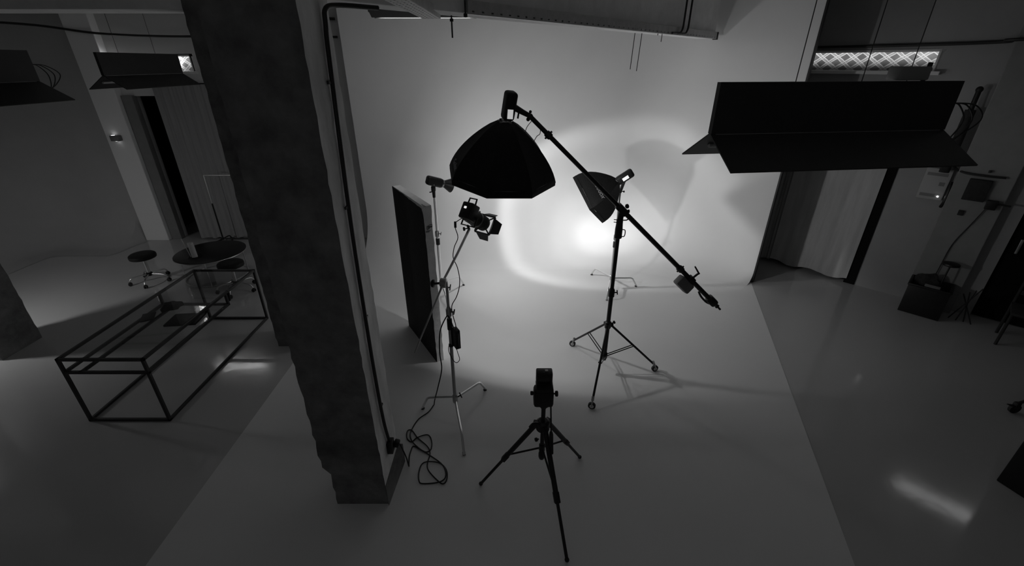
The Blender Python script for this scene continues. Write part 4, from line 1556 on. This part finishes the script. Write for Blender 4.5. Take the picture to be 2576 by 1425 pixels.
bm = new(); tube(bm, [(-3.515, 4.85, .75), (-3.49, 4.86, .85)], [.014, .008], 8); part('handle', bm, M_STEEL, cp)

# ------------------------------------------------------------------ stools
def stool(name, label, c, rz, group):
    t = thing(name, label, 'stool', (c[0], c[1], 0), group)
    cx, cy = c
    bm = new()
    lathe(bm, [(0, .16), (.012, .185), (.04, .19), (.065, .185), (.08, .165), (.085, .10)], (cx, cy, .42), (0, 0, 1), 36); part('seat', bm, M_LEATHER, t)
    bm = new(); tube(bm, [(cx, cy, .14), (cx, cy, .425)], .024, 16); part('gas_lift', bm, M_CHROME, t)
    bm = new(); lathe(bm, [(0, .03), (.01, .045), (.05, .045), (.06, .03)], (cx, cy, .11), (0, 0, 1), 18); part('hub', bm, M_BLACKP, t)
    for k in range(5):
        a = rz + 2 * PI * k / 5
        u = V((math.cos(a), math.sin(a), 0)); c0 = V((cx, cy, 0))
        bm = new()
        tube(bm, smooth_path([c0 + u * .03 + V((0, 0, .14)), c0 + u * .16 + V((0, 0, .135)), c0 + u * .25 + V((0, 0, .115)), c0 + u * .285 + V((0, 0, .07))], 4), .011, 10)
        lg = part('leg', bm, M_CHROME, t)
        bm = new()
        sd_ = V((-u.y, u.x, 0))
        for sg in (-1, 1):
            lathe(bm, [(-.008, .02), (-.006, .028), (.006, .028), (.008, .02)], c0 + u * .285 + V((0, 0, .029)) + sd_ * .015 * sg, sd_, 16)
        box(bm, c0 + u * .285 + V((0, 0, .05)), (.03, .03, .03), None, .008)
        part('caster', bm, M_RUBBER, lg)
    return t


stool('rolling_stool', 'round black rolling stool standing free on the floor, left of the round table', (-6.05, 6.69), math.radians(218), 'rolling stools')
stool('rolling_stool', 'round black rolling stool seen behind the far corner of the glass table', (-4.42, 6.36), math.radians(-10), 'rolling stools')

# ------------------------------------------------------------------ round table
RTX, RTY, RTZ, RTR = -5.08, 6.92, .45, .53
rt = thing('round_table', 'low round black table with thin chrome legs', 'table', (RTX, RTY, 0))
bm = new(); lathe(bm, [(0, RTR - .01), (.004, RTR), (.022, RTR), (.026, RTR - .012)], (RTX, RTY, RTZ - .026), (0, 0, 1), 56); tt = part('tabletop', bm, M_TABLETOP, rt)
bm = new(); lathe(bm, [(-.004, RTR + .001), (.0, RTR + .004), (.008, RTR + .004), (.012, RTR + .001)], (RTX, RTY, RTZ - .022), (0, 0, 1), 56, cap=False); part('rim', bm, M_CHROME, tt)
for k in range(4):
    a = math.radians(20 + 90 * k)
    p = V((RTX + math.cos(a) * .47, RTY + math.sin(a) * .47, 0))
    bm = new(); tube(bm, [p + V((0, 0, .0)), p + V((0, 0, RTZ - .024))], .009, 10); part('leg', bm, M_CHROME, rt)
bm = new()
pts = [(RTX + math.cos(2 * PI * k / 40) * .47, RTY + math.sin(2 * PI * k / 40) * .47, .012) for k in range(41)]
tube(bm, pts, .008, 8, cap=False); part('floor_ring', bm, M_CHROME, rt)
# items on it
tr = thing('glass_tray', 'round glass tray on the low round table', 'tray', (-5.17, 6.66, RTZ))
bm = new(); lathe(bm, [(0, .10), (.004, .105), (.016, .11), (.016, .104), (.006, .098), (.004, .001)], (-5.17, 6.66, RTZ), (0, 0, 1), 30, cap=False); part('dish', bm, M_FLUTE, tr)
bm = new(); tube(bm, [(-5.17, 6.66, RTZ + .007), (-5.185, 6.675, RTZ + .25)], .042, 18)
solo('paper_roll', bm, M_PAPER, 'pale roll standing in the tray on the round table', 'roll', (-5.17, 6.66, RTZ))
bm = new(); tube(bm, [(-5.235, 6.66, RTZ + .008), (-5.30, 6.67, RTZ + .32)], .006, 8)
solo('stick', bm, M_PAPER, 'thin pale stick leaning beside the roll on the round table', 'stick', (-5.24, 6.66, RTZ))

# ------------------------------------------------------------------ garment rack, curtain, sconce, shelf
gr = thing('garment_rack', 'thin black garment rack on casters in front of the left curtain', 'clothes rack', (-5.4, 8.38, 0))
for x in (-5.815, -4.9):
    bm = new(); tube(bm, [(x, 8.38, .10), (x, 8.38, .85)], .014, 10); part('post', bm, M_BLACK, gr)
    bm = new(); tube(bm, [(x, 8.38, .85), (x, 8.38, 1.39)], .009, 10); part('upper_post', bm, M_CHROME, gr)
    bm = new()
    tube(bm, smooth_path([(x - .04, 8.12, .06), (x - .03, 8.16, .12), (x, 8.36, .12), (x, 8.40, .12), (x + .02, 8.56, .12), (x + .03, 8.6, .06)], 4), .012, 8)
    ft = part('foot_bar', bm, M_BLACK, gr)
    for q in ((x - .04, 8.12), (x + .03, 8.6)):
        bm = new(); lathe(bm, [(-.012, .028), (.012, .028)], (q[0], q[1], .03), (1, 0, 0), 14); part('caster', bm, M_RUBBER, ft)
bm = new(); tube(bm, [(-5.815, 8.38, 1.395), (-4.9, 8.38, 1.395)], .009, 10); part('hanging_rail', bm, M_CHROME, gr)
bm = new(); tube(bm, [(-5.815, 8.38, .12), (-4.9, 8.38, .12)], .012, 10); part('base_bar', bm, M_BLACK, gr)
bm = new(); tube(bm, smooth_path([(-5.80, 8.3, .12), (-5.74, 8.25, .19), (-5.66, 8.22, .19), (-5.62, 8.2, .12), (-5.61, 8.19, .06)], 4), .012, 8); part('brace', bm, M_BLACK, gr)


def curtain(bm, p, q, out, z0, z1, folds, amp, seed, wav=.02, n=90):
    """cloth hung between two plan points with vertical folds, real thickness"""
    p, q, out = V(p), V(q), V(out)
    rnd = random.Random(seed)
    ph = [rnd.uniform(0, 6.28) for _ in range(4)]
    nz = 16
    g = []
    for side in (0, 1):
        rows = []
        for k in range(nz + 1):
            f = k / nz
            row = []
            for i in range(n + 1):
                s = i / n
                a = amp * (.45 + .55 * (1 - f)) * (math.sin(s * folds * 6.28 + ph[0] + .6 * math.sin(f * 3 + ph[2])) + .45 * math.sin(s * folds * 2.3 * 6.28 + ph[1]))
                zb = z0 + wav * (.5 + .5 * math.sin(s * folds * 4 + ph[3]))
                z = zb + (z1 - zb) * f
                c = p.lerp(q, s) + out * (a + side * .004)
                row.append(bm.verts.new((c.x, c.y, z)))
            rows.append(row)
        g.append(rows)
    for side in (0, 1):
        for k in range(nz):
            for i in range(n):
                bm.faces.new((g[side][k][i], g[side][k][i + 1], g[side][k + 1][i + 1], g[side][k + 1][i]))
    for i in range(n):
        for k in (0, nz):
            bm.faces.new((g[0][k][i], g[0][k][i + 1], g[1][k][i + 1], g[1][k][i]))
    for k in range(nz):
        for i in (0, n):
            bm.faces.new((g[0][k][i], g[0][k + 1][i], g[1][k + 1][i], g[1][k][i]))


bm = new(); curtain(bm, (-6.44, 8.66), (-5.40, 8.66), (0, -1), .03, 2.95, 7, .014, 3)
ct = solo('curtain', bm, M_CURT, 'grey curtain hanging across the left doorway behind the garment rack', 'curtain', (-6.0, 8.66, 2.95))
bm = new(); tube(bm, [(-7.05, 8.655, 2.96), (-5.3, 8.655, 2.96)], .012, 10); part('curtain_rail', bm, M_DARKPAINT, ct)

p, q = W0 + wd * -.28 - WN * .03, W0 + wd * .20 - WN * .02
bm = new(); curtain(bm, p, q, -WN, .045, 2.84, 4, .014, 5, .02, 50)
ct = solo('curtain', bm, mat('dull_curtain_cloth', .36, .9, spec=.1, noise=.12, nscale=3, stretch=(5, 5, .6)), 'duller narrow curtain next to the edge of the white studio wall, right doorway', 'curtain', tuple(wpt(0, -.03, 2.84)))
p, q = W0 + wd * .21 - WN * .045, W0 + wd * 1.40 - WN * .05
bm = new(); curtain(bm, p, q, -WN, .04, 2.84, 3.2, .010, 12, .05)
ct2 = solo('curtain', bm, M_CURT2, 'wide pale curtain covering the right doorway below the big hanging lamp', 'curtain', tuple(wpt(.8, -.05, 2.84)))
bm = new(); tube(bm, [wpt(-.35, -.035, 2.85), wpt(1.6, -.045, 2.85)], .012, 10); part('curtain_rail', bm, M_DARKPAINT, ct2)

sc_ = thing('wall_sconce', 'small lit wall lamp on the white pilaster at the left', 'wall lamp', (-7.35, 8.58, 2.04))
bm = new(); box(bm, (-7.345, 8.555, 2.04), (.16, .09, .10), None, .012); part('shade', bm, M_GREYP, sc_)
bm = new(); box(bm, (-7.345, 8.555, 1.988), (.03, .03, .005)); box(bm, (-7.38, 8.555, 2.0915), (.05, .03, .005)); part('lamp_glow', bm, M_SCONCE, sc_, 'lit slot')

# shelving dimly seen in the doorway
sh = thing('shelf_unit', 'dark shelf unit barely visible inside the left doorway', 'shelf', (-6.62, 9.5, 0))
for x in (-6.85, -6.35):
    bm = new(); box(bm, (x, 9.5, .8), (.03, .3, 1.6)); part('side_panel', bm, M_CLOTH, sh, smooth=False)
for z in (.06, .42, .8, 1.2, 1.58):
    bm = new(); box(bm, (-6.6, 9.5, z), (.47, .3, .025)); part('shelf', bm, M_CLOTH, sh, smooth=False)
bm = new(); box(bm, (-6.57, 9.45, .4325 + .13), (.22, .2, .26), None, .01); solo('storage_box', bm, M_GREYP, 'grey box on a lower shelf inside the left doorway', 'box', (-6.57, 9.45, .4325))
bm = new(); box(bm, (-6.52, 9.45, .8125 + .09), (.16, .2, .18), None, .01); solo('storage_box', bm, M_CLOTH, 'dark box on the middle shelf inside the left doorway', 'box', (-6.52, 9.45, .8125))

# ================================================================== RIGHT SIDE
bp = thing('breaker_panel', 'pale electrical panel with dark slots and a glowing indicator on the right wall', 'electrical panel', tuple(wpt(1.97, 0, 1.77)))
bm = new(); wall_piece(bm, 1.83, 2.115, 1.55, 1.98, -.06, 0, .008); body = part('case', bm, mat('panel_grey', .42, .6), bp)
for s0_, s1_, z0_, z1_ in ((1.86, 2.08, 1.59, 1.63), (1.86, 2.08, 1.88, 1.92), (2.02, 2.08, 1.75, 1.80)):
    bm = new(); wall_piece(bm, s0_, s1_, z0_, z1_, -.064, -.058); part('slot', bm, M_GREYP, body, smooth=False)
bm = new(); ball(bm, wpt(2.06, -.068, 1.605), .010, 10); part('indicator', bm, M_LED, bp, 'glowing indicator light')
bm = new(); tube(bm, smooth_path([wpt(2.135, -.05, 1.82), wpt(2.15, -.10, 1.70), wpt(2.15, -.10, 1.55), wpt(2.135, -.05, 1.47)], 5), .02, 8)
solo('door_lever', bm, M_BLACK, 'dark curved lever on the wall beside the electrical panel', 'lever', tuple(wpt(2.14, -.05, 1.65)))
bm = new(); wall_piece(bm, 2.30, 2.52, 1.64, 1.92, -.20, -.14, .008)
solo('meter_box', bm, M_CLOTH, 'dark square meter box on the pier right of the electrical panel', 'meter box', tuple(wpt(2.41, -.14, 1.78)))
bm = new(); wall_piece(bm, 2.55, 2.66, 1.56, 1.68, -.21, -.14, .01); tube(bm, [wpt(2.6, -.17, 1.64), wpt(2.78, -.19, 1.64)], .012, 8)
ob2 = solo('outlet_box', bm, M_BLACKP, 'small black outlet box with a stub, right of the meter box', 'outlet', tuple(wpt(2.6, -.14, 1.62)))
bm = new(); tube(bm, smooth_path([wpt(2.57, -.17, 1.56), wpt(2.5, -.16, 1.3), wpt(2.42, -.16, 1.0), wpt(2.40, -.17, .6), wpt(2.38, -.2, .3)], 5), .006, 7); part('cord', bm, M_BLACKP, ob2)
bm = new(); wall_piece(bm, 2.33, 2.39, 1.42, 1.49, -.17, -.14, .006)
solo('switch', bm, M_CLOTH, 'small dark switch under the meter box', 'switch', tuple(wpt(2.36, -.14, 1.45)))
bm = new(); tube(bm, smooth_path([wpt(2.1, -.02, 2.02), wpt(2.14, -.1, 2.0), wpt(2.25, -.16, 1.975), wpt(2.45, -.17, 1.97), wpt(2.62, -.17, 1.975)], 5), .014, 8); box(bm, wpt(2.45, -.165, 2.03), (.03, .04, .03), RW, .006)
solo('wall_pipe', bm, M_DARKPAINT, 'dark pipe run above the meter box on the right pier', 'pipe', tuple(wpt(2.3, -.16, 1.98)))

ro = thing('backdrop_roll', 'dark rolled backdrop hung upright on the wall beside the right pier', 'backdrop roll', tuple(wpt(2.06, -.13, 1.95)))
bm = new(); tube(bm, [wpt(2.02, -.13, 1.95), wpt(2.02, -.12, 2.75)], .055, 16); part('roll', bm, M_CLOTH, ro)
bm = new(); tube(bm, [wpt(2.02, -.14, 2.6), wpt(2.02, -.115, 2.98)], .028, 12); ball(bm, wpt(2.02, -.115, 2.99), .04, 12); part('core_tube', bm, M_BLACKP, ro)

# black crate with clutter
cr = thing('storage_crate', 'black open crate on the floor against the right wall, full of dark gear', 'crate', tuple(wpt(2.40, -.355, 0)))
RC = Matrix.Rotation(math.atan2(-.719, .695), 3, 'Z')
cx0 = wpt(2.40, -.355, 0)
def cbox(bm, u, v, z, a, b, c_, bev=0):
    q = cx0 + RC @ V((u, v, 0))
    box(bm, (q.x, q.y, z), (a, b, c_), RC, bev)
bm = new()
cbox(bm, 0, 0, .02, .44, .38, .03, .005)
for u, v, a, b in ((0, -.19, .46, .02), (0, .19, .46, .02), (-.22, 0, .02, .38), (.22, 0, .02, .38)):
    cbox(bm, u, v, .225, a, b, .44, .006)
part('body', bm, M_BLACKP, cr)
bm = new(); cbox(bm, 0, -.2, .44, .47, .025, .03, .006); cbox(bm, 0, .2, .44, .47, .025, .03, .006); cbox(bm, -.23, 0, .44, .025, .4, .03, .006); cbox(bm, .23, 0, .44, .025, .4, .03, .006); part('rim', bm, M_BLACKP, cr)
q = cx0 + RC @ V((-.05, .05, 0))
bm = new(); heap(bm, (q.x, q.y, .40), (.13, .08, .14), 6, rot=-.8); solo('cloth_bundle', bm, M_CLOTH, 'dark heap of cloth in the black crate at the right wall', 'cloth', (q.x, q.y, .40))
q = cx0 + RC @ V((.02, -.12, 0))
bm = new(); box(bm, (q.x, q.y, .445), (.17, .05, .03), RC @ Matrix.Rotation(.5, 3, 'X'), .004); solo('paper_packet', bm, M_GREYP, 'greyish paper packet lying in the front of the black crate', 'packet', (q.x, q.y, .43))
dl = thing('desk_lamp', 'black lamp with a round flat shade sticking up from the black crate', 'lamp', tuple(wpt(2.48, -.32, .04)))
bm = new(); tube(bm, [wpt(2.48, -.32, .04), wpt(2.49, -.32, .48), wpt(2.50, -.30, .77)], .010, 8); part('arm', bm, M_BLACK, dl)
bm = new(); lathe(bm, [(0, .095), (.01, .10), (.03, .095), (.045, .04)], tuple(wpt(2.50, -.30, .755)), (0, 0, 1), 24); part('lamp_shade', bm, M_BLACK, dl)
wr = thing('wire_stand', 'dark folded wire stand between the black crate and the doorway', 'stand', tuple(wpt(2.85, -.38, 0)))
for k in range(4):
    a = wpt(2.72 + .08 * k, -.32 - .02 * (k % 2), .01); b = wpt(2.90 - .05 * k, -.38 + .02 * k, .56 - .05 * k)
    bm = new(); tube(bm, [a, b], .008, 8); part('leg', bm, M_DARKPAINT, wr)

# dark wooden chair near the doorway
ch = thing('wooden_chair', 'dark chair almost lost in shadow near the right edge, in front of the black doorway', 'chair', tuple(wpt(3.42, -.55, 0)))
def cpt(u, v, z): return wpt(3.42 + u, -.55 + v, z)
for u, v, h in ((-.2, -.2, .45), (.2, -.2, .45), (-.2, .2, .9), (.2, .2, .9)):
    bm = new(); tube(bm, [cpt(u, v, 0), cpt(u, v * (1.0 if h < .5 else 1.08), h)], .017, 10); part('leg', bm, M_CLOTH, ch)
bm = new(); box(bm, cpt(0, 0, .455), (.44, .44, .035), RW, .01); part('seat', bm, M_CLOTH, ch)
for z in (.62, .74, .86):
    bm = new(); box(bm, cpt(0, .212, z), (.40, .018, .06), RW, .006); part('back_slat', bm, M_CLOTH, ch)

# black flight case at the right edge of the picture
fc = thing('flight_case', 'large black case cut off by the lower right edge', 'case', (4.63, 2.38, 0))
RF = Matrix.Rotation(math.radians(-72), 3, 'Z')
fc0 = V((4.262, 2.72, 0))
def fbox(bm, u0, u1, v0, v1, z0, z1, bev=0):
    c = fc0 + RF @ V(((u0 + u1) / 2, (v0 + v1) / 2, 0))
    box(bm, (c.x, c.y, (z0 + z1) / 2), (u1 - u0, v1 - v0, z1 - z0), RF, bev)
bm = new(); fbox(bm, 0, .9, 0, .5, .0, .74, .01); part('body', bm, M_LEATHER, fc)
bm = new(); fbox(bm, -.004, .904, -.004, .504, .745, .86, .01); part('lid', bm, M_LEATHER, fc)
bm = new(); fbox(bm, .3, .55, -.03, -.004, .45, .49, .008); part('handle', bm, M_BLACK, fc)

# caster foot of a rolling stand at the right edge
rs_ = thing('rolling_stand', 'dark rolling stand mostly beyond the right edge, one caster foot in view', 'stand', (5.76, 3.55, 0))
for a in (178, 298, 58):
    u = V((math.cos(math.radians(a)), math.sin(math.radians(a)), 0)); c0 = V((5.76, 3.55, 0))
    bm = new(); tube(bm, [c0 + V((0, 0, .42)), c0 + u * .5 + V((0, 0, .12))], .016, 10); lg = part('leg', bm, M_BLACK, rs_)
    bm = new(); sd_ = V((-u.y, u.x, 0)); lathe(bm, [(-.018, .04), (-.014, .055), (.014, .055), (.018, .04)], c0 + u * .5 + V((0, 0, .056)), sd_, 18)
    box(bm, c0 + u * .5 + V((0, 0, .10)), (.05, .05, .07), None, .012); tube(bm, [c0 + u * .5 + V((0, 0, .08)), c0 + u * .60 + V((0, 0, .11))], [.02, .006], 8); part('caster', bm, M_RUBBER, lg)
bm = new(); tube(bm, [(5.76, 3.55, .12), (5.76, 3.55, 1.5)], .018, 12); part('pole', bm, M_BLACK, rs_)
